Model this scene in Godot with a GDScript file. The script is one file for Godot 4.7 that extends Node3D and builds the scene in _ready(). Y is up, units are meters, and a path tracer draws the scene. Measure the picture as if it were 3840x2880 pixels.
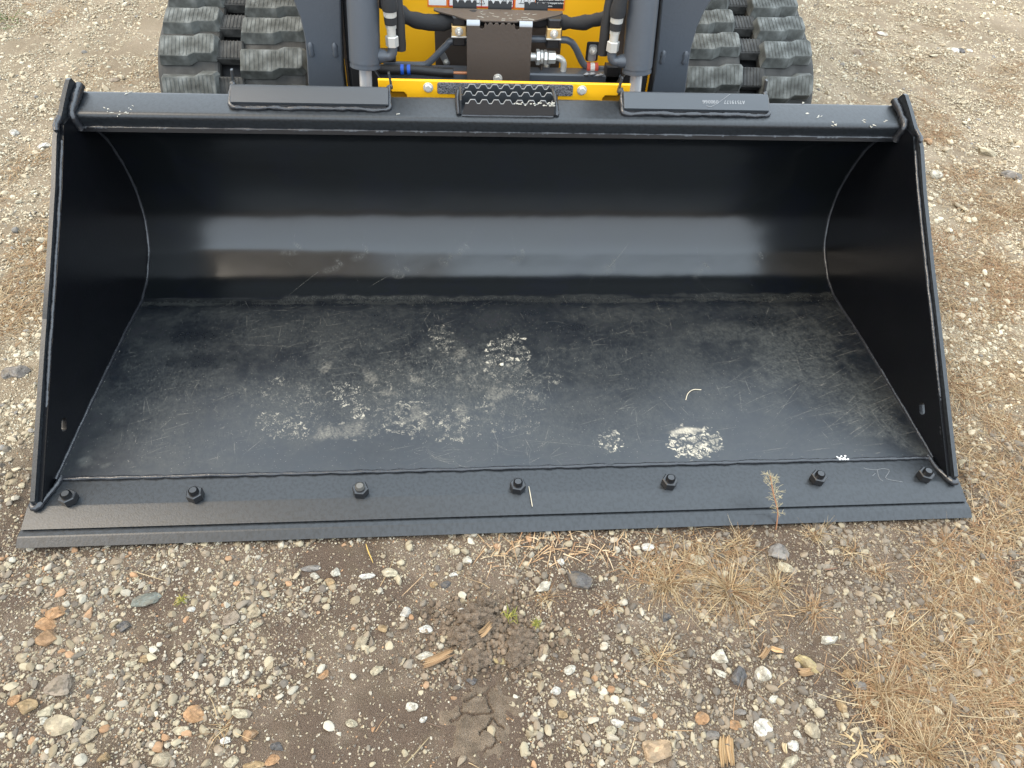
extends Node3D

# A black loader bucket on gravel in front of a yellow compact track loader.

class MB:
	var v := PackedVector3Array()
	var n := PackedVector3Array()
	var u := PackedVector2Array()
	var c := PackedColorArray()
	var tint := Color.WHITE
	func trin(a: Vector3, b: Vector3, d: Vector3, na: Vector3, nb: Vector3, nd: Vector3) -> void:
		v.append(a); v.append(b); v.append(d)
		n.append(na); n.append(nb); n.append(nd)
		u.append(Vector2(a.x, a.z)); u.append(Vector2(b.x, b.z)); u.append(Vector2(d.x, d.z))
		c.append(tint); c.append(tint); c.append(tint)
	func tri(a: Vector3, b: Vector3, d: Vector3) -> void:
		var m: Vector3 = (d - a).cross(b - a).normalized()
		trin(a, b, d, m, m, m)
	func quad(a: Vector3, b: Vector3, d: Vector3, e: Vector3) -> void:
		tri(a, b, d); tri(a, d, e)
	# polygon in local xy, drawn out along local z from z0 to z1; edges between near-parallel sides are shaded smooth
	func extr(poly: PackedVector2Array, z0: float, z1: float, xf := Transform3D.IDENTITY, bev := 0.0, smooth := 35.0) -> void:
		var p := poly.duplicate()
		if Geometry2D.is_polygon_clockwise(p):
			p.reverse()
		var k := p.size()
		var en := PackedVector2Array()
		for i in k:
			var e: Vector2 = (p[(i + 1) % k] - p[i]).normalized()
			en.append(Vector2(e.y, -e.x))
		var inn := PackedVector2Array()
		for i in k:
			var m: Vector2 = (en[i] + en[(i + k - 1) % k])
			m = m / maxf(0.4, m.length_squared()) * 2.0
			inn.append(p[i] - m * bev)
		var cs := cos(deg_to_rad(smooth))
		for i in k:
			var j := (i + 1) % k
			var ni := en[i]
			var nj := en[i]
			if en[i].dot(en[(i + k - 1) % k]) > cs:
				ni = (en[i] + en[(i + k - 1) % k]).normalized()
			if en[i].dot(en[j]) > cs:
				nj = (en[i] + en[j]).normalized()
			var a := xf * Vector3(p[i].x, p[i].y, z0 + bev)
			var b := xf * Vector3(p[j].x, p[j].y, z0 + bev)
			var a1 := xf * Vector3(p[i].x, p[i].y, z1 - bev)
			var b1 := xf * Vector3(p[j].x, p[j].y, z1 - bev)
			var na := (xf.basis * Vector3(ni.x, ni.y, 0)).normalized()
			var nb := (xf.basis * Vector3(nj.x, nj.y, 0)).normalized()
			trin(a, b1, b, na, nb, nb)
			trin(a, a1, b1, na, na, nb)
			if bev > 0.0:
				quad(a1, xf * Vector3(inn[i].x, inn[i].y, z1), xf * Vector3(inn[j].x, inn[j].y, z1), b1)
				quad(a, b, xf * Vector3(inn[j].x, inn[j].y, z0), xf * Vector3(inn[i].x, inn[i].y, z0))
		var t := Geometry2D.triangulate_polygon(inn)
		var up := (xf.basis * Vector3(0, 0, 1)).normalized()
		for i in range(0, t.size(), 3):
			var q := [inn[t[i]], inn[t[i + 1]], inn[t[i + 2]]]
			if (q[1] - q[0]).cross(q[2] - q[0]) < 0.0:
				q = [q[0], q[2], q[1]]
			trin(xf * Vector3(q[0].x, q[0].y, z1), xf * Vector3(q[2].x, q[2].y, z1), xf * Vector3(q[1].x, q[1].y, z1), up, up, up)
			trin(xf * Vector3(q[0].x, q[0].y, z0), xf * Vector3(q[1].x, q[1].y, z0), xf * Vector3(q[2].x, q[2].y, z0), -up, -up, -up)
	func box(size: Vector3, xf := Transform3D.IDENTITY, bev := 0.0) -> void:
		var h := size / 2.0
		extr(PackedVector2Array([Vector2(-h.x, -h.y), Vector2(h.x, -h.y), Vector2(h.x, h.y), Vector2(-h.x, h.y)]), -h.z, h.z, xf, bev)
	func ngon(sides: int, r: float, z0: float, z1: float, xf: Transform3D, bev := 0.0) -> void:
		var p := PackedVector2Array()
		for i in sides:
			p.append(Vector2.from_angle(TAU * i / sides) * r)
		extr(p, z0, z1, xf, bev)
	# a tube through points, one radius per point
	func tube(pts: PackedVector3Array, rad: PackedFloat32Array, sides := 10, caps := true) -> void:
		var k := pts.size()
		var t0: Vector3 = (pts[1] - pts[0]).normalized()
		var side: Vector3 = t0.cross(Vector3.UP if absf(t0.y) < 0.9 else Vector3.RIGHT).normalized()
		var rings := []
		var nor := []
		for i in k:
			var t: Vector3 = (pts[mini(i + 1, k - 1)] - pts[maxi(i - 1, 0)]).normalized()
			side = (side - t * side.dot(t)).normalized()
			var up: Vector3 = t.cross(side)
			var ring := PackedVector3Array()
			var nn := PackedVector3Array()
			for s in sides:
				var d: Vector3 = side * cos(TAU * s / sides) + up * sin(TAU * s / sides)
				ring.append(pts[i] + d * rad[mini(i, rad.size() - 1)])
				nn.append(d)
			rings.append(ring)
			nor.append(nn)
		for i in k - 1:
			for s in sides:
				var s1 := (s + 1) % sides
				trin(rings[i][s], rings[i + 1][s1], rings[i][s1], nor[i][s], nor[i + 1][s1], nor[i][s1])
				trin(rings[i][s], rings[i + 1][s], rings[i + 1][s1], nor[i][s], nor[i + 1][s], nor[i + 1][s1])
		if caps:
			for s in range(1, sides - 1):
				tri(rings[0][0], rings[0][s], rings[0][s + 1])
				tri(rings[k - 1][0], rings[k - 1][s + 1], rings[k - 1][s])
	func mesh(into: ArrayMesh = null) -> ArrayMesh:
		var m := into if into else ArrayMesh.new()
		var a := []
		a.resize(Mesh.ARRAY_MAX)
		a[Mesh.ARRAY_VERTEX] = v
		a[Mesh.ARRAY_NORMAL] = n
		a[Mesh.ARRAY_TEX_UV] = u
		a[Mesh.ARRAY_COLOR] = c
		m.add_surface_from_arrays(Mesh.PRIMITIVE_TRIANGLES, a)
		return m

var taken := {}
var rng := RandomNumberGenerator.new()
var n1 := FastNoiseLite.new()
var n2 := FastNoiseLite.new()
var M := {}
const ALONG_X := Basis(Vector3(0, 0, 1), Vector3(0, 1, 0), Vector3(-1, 0, 0))  # local x, y, z -> world z, y, -x
const FLAT := Basis(Vector3(1, 0, 0), Vector3(0, 0, -1), Vector3(0, 1, 0))  # local x, y, z -> world x, -z, y

func numbered(called: String) -> String:
	if not taken.has(called):
		taken[called] = 0
		return called
	taken[called] += 1
	return "%s_%03d" % [called, taken[called]]

func thing(called: String, label: String, category: String, at := Vector3.ZERO, group := "") -> Node3D:
	var o := Node3D.new()
	o.name = numbered(called)
	add_child(o)
	o.position = at
	tag(o, label, category, group)
	return o

func tag(o: Node, label: String, category: String, group := "") -> void:
	o.set_meta("label", label)
	o.set_meta("category", category)
	if group:
		o.set_meta("group", group)

# a part whose shape is given in the scene's own coordinates
func part(called: String, m, mat: Material, parent: Node3D) -> MeshInstance3D:
	var o := MeshInstance3D.new()
	o.name = called
	o.mesh = m if m is Mesh else m.mesh()
	o.material_override = mat
	parent.add_child(o, true)
	if parent.get_parent() == self:
		o.position = -parent.position
	return o

func single(called: String, m, mat: Material, at: Vector3, label: String, category: String, group := "") -> MeshInstance3D:
	var o := MeshInstance3D.new()
	o.name = numbered(called)
	o.mesh = m if m is Mesh else m.mesh()
	o.material_override = mat
	add_child(o)
	o.position = at
	tag(o, label, category, group)
	return o

func setting(called: String, m, mat: Material, kind := "structure") -> MeshInstance3D:
	var o := MeshInstance3D.new()
	o.name = numbered(called)
	o.mesh = m if m is Mesh else m.mesh()
	o.material_override = mat
	add_child(o)
	o.set_meta("kind", kind)
	return o

func lin(r: float, g: float, b: float) -> Color:
	return Color(r, g, b).linear_to_srgb()

func mat(r: float, g: float, b: float, rough := 0.5, metal := 0.0, spec := 0.5) -> StandardMaterial3D:
	var m := StandardMaterial3D.new()
	m.albedo_color = lin(r, g, b)
	m.roughness = rough
	m.metallic = metal
	m.metallic_specular = spec
	return m

func pv(a: Array) -> PackedVector2Array:
	return PackedVector2Array(a)

func extx(mb: MB, zy: PackedVector2Array, x0: float, x1: float, bev := 0.0, smooth := 35.0) -> void:
	mb.extr(zy, -x1, -x0, Transform3D(ALONG_X, Vector3.ZERO), bev, smooth)

# a curve through the points, sampled evenly
func curve(pts: Array, step := 0.008) -> PackedVector3Array:
	var out := PackedVector3Array()
	var k := pts.size()
	for i in k - 1:
		var a: Vector3 = pts[maxi(i - 1, 0)]
		var b: Vector3 = pts[i]
		var d: Vector3 = pts[i + 1]
		var e: Vector3 = pts[mini(i + 2, k - 1)]
		var m := maxi(2, int(b.distance_to(d) / step))
		for j in m:
			out.append(b.cubic_interpolate(d, a, e, float(j) / m))
	out.append(pts[k - 1])
	return out

func hose(pts: Array, r: float, wob := 0.0, ribs := 0.0, sides := 12) -> MB:
	var mb := MB.new()
	var p := curve(pts, 0.003 if ribs > 0.0 else 0.008)
	var rad := PackedFloat32Array()
	for i in p.size():
		rad.append(r * (1.0 + wob * n1.get_noise_2d(i * 9.0, r * 9000.0)) + (ribs if i % 2 == 0 else 0.0))
	mb.tube(p, rad, sides)
	return mb

# a weld bead: a lumpy rod half sunk in the joint
func bead(mb: MB, pts: Array, r: float, lump := 0.35, off := 0.0015) -> void:
	var p := curve(pts, 0.004)
	var rad := PackedFloat32Array()
	var at := rng.randf() * 1000.0
	for i in p.size():
		rad.append(r * (1.0 + lump * n1.get_noise_1d(at + i * 5.0) + 0.10 * sin(i * 2.1)))
		p[i] += Vector3(n1.get_noise_2d(at, i * 3.0), n1.get_noise_2d(at + 50.0, i * 3.0), n1.get_noise_2d(at + 90.0, i * 3.0)) * off
	rad[0] *= 0.6
	rad[rad.size() - 1] *= 0.6
	mb.tube(p, rad, 10)

func noise_tex(freq: float, size := 512, low := Color(0.6, 0.6, 0.6), high := Color.WHITE, kind := FastNoiseLite.TYPE_SIMPLEX_SMOOTH, oct := 4, sd := 1) -> NoiseTexture2D:
	var f := FastNoiseLite.new()
	f.noise_type = kind
	f.frequency = freq
	f.fractal_octaves = oct
	f.seed = sd
	var t := NoiseTexture2D.new()
	t.width = size
	t.height = size
	t.seamless = true
	t.noise = f
	var g := Gradient.new()
	g.set_color(0, low)
	g.set_color(1, high)
	t.color_ramp = g
	return t

func bump(m: StandardMaterial3D, t: Texture2D, scale: float, uv := 4.0) -> StandardMaterial3D:
	m.heightmap_enabled = true
	m.heightmap_texture = t
	m.heightmap_scale = scale
	m.uv1_triplanar = true
	m.uv1_scale = Vector3.ONE * uv
	return m

func _ready() -> void:
	var cam := Camera3D.new()
	cam.name = "camera"
	add_child(cam)
	cam.position = Vector3(-0.132, 1.343, 0.802)
	cam.rotation_degrees = Vector3(-46.75, -6.54, 3.9)
	cam.fov = 58.36
	cam.near = 0.05
	cam.far = 300.0
	cam.current = true
	var sky := ProceduralSkyMaterial.new()
	sky.sky_top_color = lin(0.96, 1.12, 1.27)
	sky.sky_horizon_color = lin(0.66, 0.72, 0.79)
	sky.sky_curve = 0.5
	sky.ground_horizon_color = lin(0.45, 0.40, 0.32)
	sky.ground_bottom_color = lin(0.3, 0.26, 0.2)
	var env := Environment.new()
	env.background_mode = Environment.BG_SKY
	env.sky = Sky.new()
	env.sky.sky_material = sky
	env.tonemap_mode = Environment.TONE_MAPPER_LINEAR
	env.tonemap_exposure = EXPOSURE
	env.sdfgi_enabled = true
	env.ssao_enabled = true
	env.ssil_enabled = true
	var we := WorldEnvironment.new()
	we.name = "world"
	we.environment = env
	add_child(we)
	var sun := DirectionalLight3D.new()
	sun.name = "sun"
	add_child(sun)
	sun.light_color = Color(1.0, 0.95, 0.88)
	sun.light_energy = 0.36
	sun.light_angular_distance = 36.0
	sun.shadow_enabled = true
	sun.look_at_from_position(Vector3(-0.80, 1.0, 0.10) * 10.0, Vector3.ZERO)

	rng.seed = 7
	n1.seed = 11
	n1.frequency = 0.02
	n1.fractal_octaves = 2
	n2.seed = 5
	n2.frequency = 1.0
	n2.fractal_octaves = 3
	materials()
	ground()
	loader()
	bucket()
	stones()
	clods()
	gravel()
	straw()
	litter()

const EXPOSURE := 3.35

func materials() -> void:
	var peel := noise_tex(0.045, 512, Color.BLACK, Color.WHITE, FastNoiseLite.TYPE_SIMPLEX, 3, 3)
	var wear := wear_texture()
	var m := mat(1, 1, 1, 0.30, 0.0, 0.62)
	m.albedo_texture = wear
	M.paint = bump(m, peel, 0.006, 3.0)
	m = mat(1, 1, 1, 0.34, 0.0, 0.36)
	m.albedo_texture = wear
	M.cheek = bump(m, peel, 0.006, 3.0)
	m = mat(0.013, 0.0155, 0.0185, 0.36, 0.0, 0.54)
	m.albedo_texture = noise_tex(0.02, 512, Color(0.6, 0.6, 0.6), Color(1.3, 1.3, 1.28), FastNoiseLite.TYPE_SIMPLEX, 5, 51)
	M.plate = bump(m, peel, 0.013, 7.0)   # rolled steel under paint, orange peel
	m = mat(0.012, 0.013, 0.016, 0.3, 0.0, 0.6)
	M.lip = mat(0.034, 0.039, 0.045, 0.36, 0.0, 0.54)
	M.weld = bump(m, noise_tex(0.12, 256, Color.BLACK, Color.WHITE, FastNoiseLite.TYPE_SIMPLEX, 2, 9), 0.06, 5.0)
	M.bolt = mat(0.008, 0.008, 0.009, 0.3, 0.0, 0.6)
	M.edge = mat(0.03, 0.033, 0.036, 0.35)
	M.scuffed = mat(0.10, 0.095, 0.085, 0.6)
	M.worn = mat(0.42, 0.40, 0.34, 0.5)
	M.arm = bump(mat(0.062, 0.070, 0.082, 0.35), peel, 0.02, 3.0)
	M.cover = bump(mat(0.066, 0.051, 0.041, 0.5), peel, 0.03, 3.0)
	M.galv = mat(0.30, 0.31, 0.32, 0.35, 0.6)
	M.black = mat(0.012, 0.012, 0.013, 0.45)
	M.dark = mat(0.006, 0.006, 0.007, 0.7)
	M.rubberhose = mat(0.016, 0.016, 0.017, 0.6)
	M.sleeve = bump(mat(0.014, 0.014, 0.015, 0.8), noise_tex(0.3, 128, Color.BLACK, Color.WHITE, FastNoiseLite.TYPE_SIMPLEX, 1, 2), 0.06, 20.0)
	M.chrome = mat(0.62, 0.62, 0.63, 0.25, 0.45)
	M.zinc = mat(0.60, 0.59, 0.55, 0.32, 0.45)
	M.zincyellow = mat(0.62, 0.42, 0.18, 0.35, 0.3)
	M.yellow = mat(0.84, 0.43, 0.012, 0.3)
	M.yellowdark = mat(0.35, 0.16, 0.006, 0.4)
	M.red = mat(0.35, 0.045, 0.02, 0.5)
	M.blue = mat(0.01, 0.08, 0.45, 0.5)
	M.copper = mat(0.45, 0.18, 0.08, 0.4)
	M.toothedge = mat(0.20, 0.20, 0.195, 0.4)
	M.white = mat(0.72, 0.72, 0.70, 0.5)
	M.orange = mat(0.75, 0.18, 0.02, 0.5)
	M.decalblack = mat(0.015, 0.015, 0.02, 0.5)
	M.decalred = mat(0.5, 0.02, 0.02, 0.5)
	M.glass = mat(0.01, 0.012, 0.014, 0.08)
	m = mat(0.15, 0.15, 0.155, 0.75)
	m.albedo_texture = noise_tex(0.35, 256, Color(0.1, 0.1, 0.1), Color(1.6, 1.6, 1.65), FastNoiseLite.TYPE_VALUE, 2, 4)
	M.grip = bump(m, noise_tex(0.35, 256, Color.BLACK, Color.WHITE, FastNoiseLite.TYPE_VALUE, 2, 4), 0.25, 6.0)
	# rubber: dusty grey wear on black
	m = mat(0.185, 0.193, 0.183, 0.8)
	m.albedo_texture = noise_tex(0.012, 512, Color(0.45, 0.45, 0.43), Color(1, 1, 1), FastNoiseLite.TYPE_SIMPLEX_SMOOTH, 5, 21)
	M.lug = bump(m, noise_tex(0.06, 256, Color.BLACK, Color.WHITE, FastNoiseLite.TYPE_SIMPLEX, 3, 22), 0.1, 3.0)
	m = mat(0.068, 0.066, 0.061, 0.75)
	m.albedo_texture = noise_tex(0.01, 512, Color(0.4, 0.4, 0.39), Color(1, 1, 1), FastNoiseLite.TYPE_SIMPLEX_SMOOTH, 5, 23)
	M.belt = bump(m, noise_tex(0.06, 256, Color.BLACK, Color.WHITE, FastNoiseLite.TYPE_SIMPLEX, 3, 24), 0.1, 3.0)
	# soil: vertex colours times a fine crumbly grain
	m = mat(1, 1, 1, 0.95, 0.0, 0.2)
	m.vertex_color_use_as_albedo = true
	m.albedo_texture = noise_tex(0.09, 1024, Color(0.78, 0.77, 0.76), Color(1, 1, 1), FastNoiseLite.TYPE_SIMPLEX, 5, 31)
	m.uv1_world_triplanar = true
	M.soil = bump(m, noise_tex(0.11, 1024, Color.BLACK, Color.WHITE, FastNoiseLite.TYPE_SIMPLEX, 5, 31), 0.5, 2.6)
	m = mat(1, 1, 1, 0.9, 0.0, 0.25)
	m.vertex_color_use_as_albedo = true
	M.pebble = m
	m = mat(1, 1, 1, 0.85, 0.0, 0.3)
	m.vertex_color_use_as_albedo = true
	m.cull_mode = BaseMaterial3D.CULL_DISABLED
	M.straw = m
	m = mat(1, 1, 1, 0.88, 0.0, 0.25)
	m.vertex_color_use_as_albedo = true
	M.stone = bump(m, noise_tex(0.03, 512, Color.BLACK, Color.WHITE, FastNoiseLite.TYPE_SIMPLEX, 5, 42), 0.12, 2.0)


# black paint with stray specks of dust and small chips
func wear_texture() -> ImageTexture:
	var w := 1024
	var f := FastNoiseLite.new()
	f.frequency = 0.004
	f.fractal_octaves = 4
	f.seed = 61
	var im := f.get_seamless_image(w, w)
	im.convert(Image.FORMAT_RGB8)
	var r := RandomNumberGenerator.new()
	r.seed = 62
	for y in w:
		for x in w:
			var g := im.get_pixel(x, y).r
			var k := 0.92 + 0.22 * (g - 0.5)
			im.set_pixel(x, y, Color(0.0026 * k, 0.0030 * k, 0.0042 * k).linear_to_srgb())
	for i in 500:
		var x := r.randi() % w
		var y := r.randi() % w
		var b := pow(r.randf(), 3.0) * 0.16 + 0.015
		im.set_pixel(x, y, Color(b, b * 0.97, b * 0.9).linear_to_srgb())
		if r.randf() < 0.25:
			im.set_pixel((x + 1) % w, y, Color(b, b * 0.97, b * 0.9).linear_to_srgb())
	for i in 24:
		var p := Vector2(r.randf() * w, r.randf() * w)
		var d := Vector2.from_angle(r.randf() * TAU)
		var b := r.randf() * 0.02 + 0.015
		for s in r.randi_range(10, 60):
			p += d
			im.set_pixel(posmod(int(p.x), w), posmod(int(p.y), w), Color(b, b, b).linear_to_srgb())
	return ImageTexture.create_from_image(im)

# height of the ground
func gh(x: float, z: float) -> float:
	var h := -0.013 + n2.get_noise_2d(x * 0.5, z * 0.5) * 0.012 + n2.get_noise_2d(x * 5.0 + 40.0, z * 5.0) * 0.007 + n2.get_noise_2d(x * 22.0, z * 22.0 + 9.0) * 0.0035
	if absf(x) < 1.12 and z < -0.005 and z > -1.0:
		h = minf(h, -0.017)
	if absf(x) < 1.05 and z < -1.0:
		h -= 0.01
	return h

# 0 on the brown trodden soil near the blade, 1 on the pale dusty gravel further off
func pale(x: float, z: float) -> float:
	var side := clampf((absf(x) - 0.95) / 0.4, 0.0, 1.0)
	var t := -z + n2.get_noise_2d(x * 1.6 + 7.0, z * 1.6) * 0.22 + n2.get_noise_2d(x * 6.0, z * 6.0 + 3.0) * 0.08
	return smoothstep(0.12 - 0.1 * side, 0.62 - 0.2 * side, t)

func soil_color(x: float, z: float) -> Color:
	var p := pale(x, z)
	var d := smoothstep(-0.25, 0.35, n2.get_noise_2d(x * 3.0 + 90.0, z * 3.0) + 0.5 * n2.get_noise_2d(x * 11.0, z * 11.0))
	var near := Color(0.150, 0.113, 0.083).lerp(Color(0.222, 0.170, 0.127), d)
	var dark := smoothstep(0.15, 0.0, Vector2((x + 1.22) * 0.7, z + 0.22).length()) * 0.7
	near = near.lerp(Color(0.07, 0.048, 0.033), dark)
	var far := Color(0.33, 0.265, 0.185).lerp(Color(0.42, 0.345, 0.25), d)
	return near.lerp(far, p)

func steps(lo: float, hi: float, fine: float, out0: float, out1: float) -> PackedFloat32Array:
	var a := PackedFloat32Array()
	var s := fine
	var x := lo
	while x > out0:
		s = minf(s * 1.12, 4.0)
		x -= s
		a.append(x)
	a.reverse()
	x = lo
	while x < hi:
		a.append(x)
		x += fine
	s = fine
	while x < out1:
		a.append(x)
		s = minf(s * 1.12, 4.0)
		x += s
	a.append(out1)
	return a

func ground() -> void:
	var xs := steps(-1.5, 1.7, 0.013, -60.0, 60.0)
	var zs := steps(-0.6, 0.75, 0.013, -60.0, 40.0)
	var v := PackedVector3Array()
	var n := PackedVector3Array()
	var c := PackedColorArray()
	var ix := PackedInt32Array()
	var w := xs.size()
	for z in zs:
		for x in xs:
			var h := gh(x, z)
			v.append(Vector3(x, h, z))
			c.append(soil_color(x, z))
	for j in zs.size():
		for i in w:
			var dx: Vector3 = v[j * w + mini(i + 1, w - 1)] - v[j * w + maxi(i - 1, 0)]
			var dz: Vector3 = v[mini(j + 1, zs.size() - 1) * w + i] - v[maxi(j - 1, 0) * w + i]
			n.append(dz.cross(dx).normalized())
	for j in zs.size() - 1:
		for i in w - 1:
			var a := j * w + i
			ix.append_array(PackedInt32Array([a, a + 1, a + w + 1, a, a + w + 1, a + w]))
	var m := ArrayMesh.new()
	var arr := []
	arr.resize(Mesh.ARRAY_MAX)
	arr[Mesh.ARRAY_VERTEX] = v
	arr[Mesh.ARRAY_NORMAL] = n
	arr[Mesh.ARRAY_COLOR] = c
	arr[Mesh.ARRAY_INDEX] = ix
	m.add_surface_from_arrays(Mesh.PRIMITIVE_TRIANGLES, arr)
	setting("ground", m, M.soil)
	mud_crust()

# dried mud skin with open cracks: a fine sheet that sinks into the soil at its rim
func mud_crust() -> void:
	var lines := [
		[Vector2(-0.155, 0.386), Vector2(-0.128, 0.373), Vector2(-0.105, 0.376), Vector2(-0.078, 0.372)],
		[Vector2(-0.078, 0.372), Vector2(-0.086, 0.355), Vector2(-0.088, 0.337), Vector2(-0.07, 0.318), Vector2(-0.062, 0.30)],
		[Vector2(-0.134, 0.376), Vector2(-0.139, 0.352), Vector2(-0.134, 0.333), Vector2(-0.118, 0.33)],
		[Vector2(-0.076, 0.384), Vector2(-0.09, 0.400), Vector2(-0.104, 0.411)],
		[Vector2(-0.09, 0.400), Vector2(-0.078, 0.412), Vector2(-0.071, 0.424), Vector2(-0.082, 0.431), Vector2(-0.098, 0.44)],
		[Vector2(-0.071, 0.424), Vector2(-0.055, 0.43), Vector2(-0.048, 0.443), Vector2(-0.066, 0.45)],
		[Vector2(-0.088, 0.337), Vector2(-0.112, 0.341), Vector2(-0.128, 0.352)],
		[Vector2(-0.06, 0.40), Vector2(-0.076, 0.384)],
	]
	var step := 0.0022
	var x0 := -0.23
	var z0 := 0.275
	var w := 115
	var d := 92
	var v := PackedVector3Array()
	var c := PackedColorArray()
	for j in d:
		for i in w:
			var x := x0 + i * step
			var z := z0 + j * step
			var e := Vector2(x + 0.10 + n1.get_noise_2d(x * 900, z * 900) * 0.05, (z - 0.385 + n1.get_noise_2d(x * 900 + 99, z * 900) * 0.05) * 1.05).length()
			var p := Vector2(x + n1.get_noise_2d(x * 3000, z * 3000) * 0.004, z + n1.get_noise_2d(x * 3000 + 500, z * 3000) * 0.004)
			var near := 1.0
			for l in lines:
				for k in l.size() - 1:
					near = minf(near, p.distance_to(Geometry2D.get_closest_point_to_segment(p, l[k], l[k + 1])))
			var deep := smoothstep(0.0026, 0.0006, near)
			var curl := smoothstep(0.02, 0.003, near) * 0.0015
			var h := gh(x, z) + 0.0034 - smoothstep(0.03, 0.105, e) * 0.007 + curl - deep * 0.008
			v.append(Vector3(x, h, z))
			var k := 0.9 + 0.3 * n1.get_noise_2d(x * 1500, z * 1500)
			c.append(soil_color(x, z).lerp(Color(0.225, 0.175, 0.128), 0.85) * k)
	var n := PackedVector3Array()
	var ix := PackedInt32Array()
	for j in d:
		for i in w:
			var dx: Vector3 = v[j * w + mini(i + 1, w - 1)] - v[j * w + maxi(i - 1, 0)]
			var dz: Vector3 = v[mini(j + 1, d - 1) * w + i] - v[maxi(j - 1, 0) * w + i]
			n.append(dz.cross(dx).normalized())
	for j in d - 1:
		for i in w - 1:
			var a := j * w + i
			ix.append_array(PackedInt32Array([a, a + 1, a + w + 1, a, a + w + 1, a + w]))
	var m := ArrayMesh.new()
	var arr := []
	arr.resize(Mesh.ARRAY_MAX)
	arr[Mesh.ARRAY_VERTEX] = v
	arr[Mesh.ARRAY_NORMAL] = n
	arr[Mesh.ARRAY_COLOR] = c
	arr[Mesh.ARRAY_INDEX] = ix
	m.add_surface_from_arrays(Mesh.PRIMITIVE_TRIANGLES, arr)
	setting("ground_mud_crust", m, M.soil)

# ---- rocks -------------------------------------------------------------
var ico_cache := {}

func ico(level: int) -> Array:
	if ico_cache.has(level):
		return ico_cache[level]
	var g := (1.0 + sqrt(5.0)) / 2.0
	var v := [Vector3(-1, g, 0), Vector3(1, g, 0), Vector3(-1, -g, 0), Vector3(1, -g, 0), Vector3(0, -1, g), Vector3(0, 1, g), Vector3(0, -1, -g), Vector3(0, 1, -g), Vector3(g, 0, -1), Vector3(g, 0, 1), Vector3(-g, 0, -1), Vector3(-g, 0, 1)]
	var f := [[0, 11, 5], [0, 5, 1], [0, 1, 7], [0, 7, 10], [0, 10, 11], [1, 5, 9], [5, 11, 4], [11, 10, 2], [10, 7, 6], [7, 1, 8], [3, 9, 4], [3, 4, 2], [3, 2, 6], [3, 6, 8], [3, 8, 9], [4, 9, 5], [2, 4, 11], [6, 2, 10], [8, 6, 7], [9, 8, 1]]
	for i in v.size():
		v[i] = v[i].normalized()
	for l in level:
		var mid := {}
		var out := []
		for t in f:
			var m := []
			for k in 3:
				var a: int = mini(t[k], t[(k + 1) % 3])
				var b: int = maxi(t[k], t[(k + 1) % 3])
				var key := a * 100000 + b
				if not mid.has(key):
					mid[key] = v.size()
					v.append(((v[a] + v[b]) / 2.0).normalized())
				m.append(mid[key])
			out.append_array([[t[0], m[0], m[2]], [t[1], m[1], m[0]], [t[2], m[2], m[1]], [m[0], m[1], m[2]]])
		f = out
	ico_cache[level] = [v, f]
	return ico_cache[level]

# a broken or water-worn rock about one unit across: a ball cut by planes, then roughened
func rock(sd: int, level: int, cuts: int, keep: float, rough := 0.05, tone := Color.WHITE) -> ArrayMesh:
	var r := RandomNumberGenerator.new()
	r.seed = sd
	var src := ico(level)
	var v := PackedVector3Array(src[0])
	var planes := []
	for i in cuts:
		var d := Vector3(r.randfn(), r.randfn(), r.randfn()).normalized()
		planes.append([d, r.randf_range(keep, 0.92)])
	var squash := Vector3(1.0, r.randf_range(0.6, 0.85), r.randf_range(0.72, 0.95))
	for i in v.size():
		var p := v[i]
		for q in planes:
			var over: float = p.dot(q[0]) - q[1]
			if over > 0.0:
				p -= q[0] * over * 0.97
		p += v[i] * (n1.get_noise_3d(v[i].x * 60 + sd * 31, v[i].y * 60, v[i].z * 60) * rough * 2.0 + n1.get_noise_3d(v[i].x * 190 + sd, v[i].y * 190, v[i].z * 190) * rough)
		v[i] = p * squash * 0.5
	var n := PackedVector3Array()
	n.resize(v.size())
	for t in src[1]:
		var m: Vector3 = (v[t[1]] - v[t[0]]).cross(v[t[2]] - v[t[0]])
		for k in 3:
			n[t[k]] += m
	var mb := MB.new()
	for t in src[1]:
		var m: Vector3 = (v[t[1]] - v[t[0]]).cross(v[t[2]] - v[t[0]]).normalized()
		var q := []
		for k in 3:
			q.append((n[t[k]].normalized() * 0.5 + m * 0.5).normalized())
		if tone != Color.WHITE:
			var e: Vector3 = v[t[0]]
			var g := 1.0 + 0.55 * n1.get_noise_3d(e.x * 130 + sd * 17, e.y * 130, e.z * 130) + 0.35 * n1.get_noise_3d(e.x * 420 + sd, e.y * 420, e.z * 420)
			mb.tint = tone * g
			mb.tint = mb.tint.lerp(Color(0.20, 0.16, 0.115), 0.45 * smoothstep(0.1, 0.5, n1.get_noise_3d(e.x * 90, e.y * 90 + sd * 7, e.z * 90) + 0.25 * n1.get_noise_3d(e.x * 300, e.y * 300, e.z * 300)))
		mb.trin(v[t[0]], v[t[2]], v[t[1]], q[0], q[2], q[1])
	return mb.mesh()

const TONES := {
	"cream": [0.36, 0.315, 0.225], "white": [0.42, 0.39, 0.32], "bright": [0.50, 0.475, 0.42], "sand": [0.28, 0.235, 0.165], "ochre": [0.29, 0.205, 0.115], "rust": [0.31, 0.185, 0.10],
	"brown": [0.26, 0.165, 0.095], "dun": [0.215, 0.175, 0.135], "grey": [0.17, 0.155, 0.14], "slate": [0.095, 0.090, 0.087], "moss": [0.14, 0.145, 0.125], "yellow": [0.31, 0.245, 0.13], "sandstone": [0.31, 0.225, 0.145],
}
var stone_at := []

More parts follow.
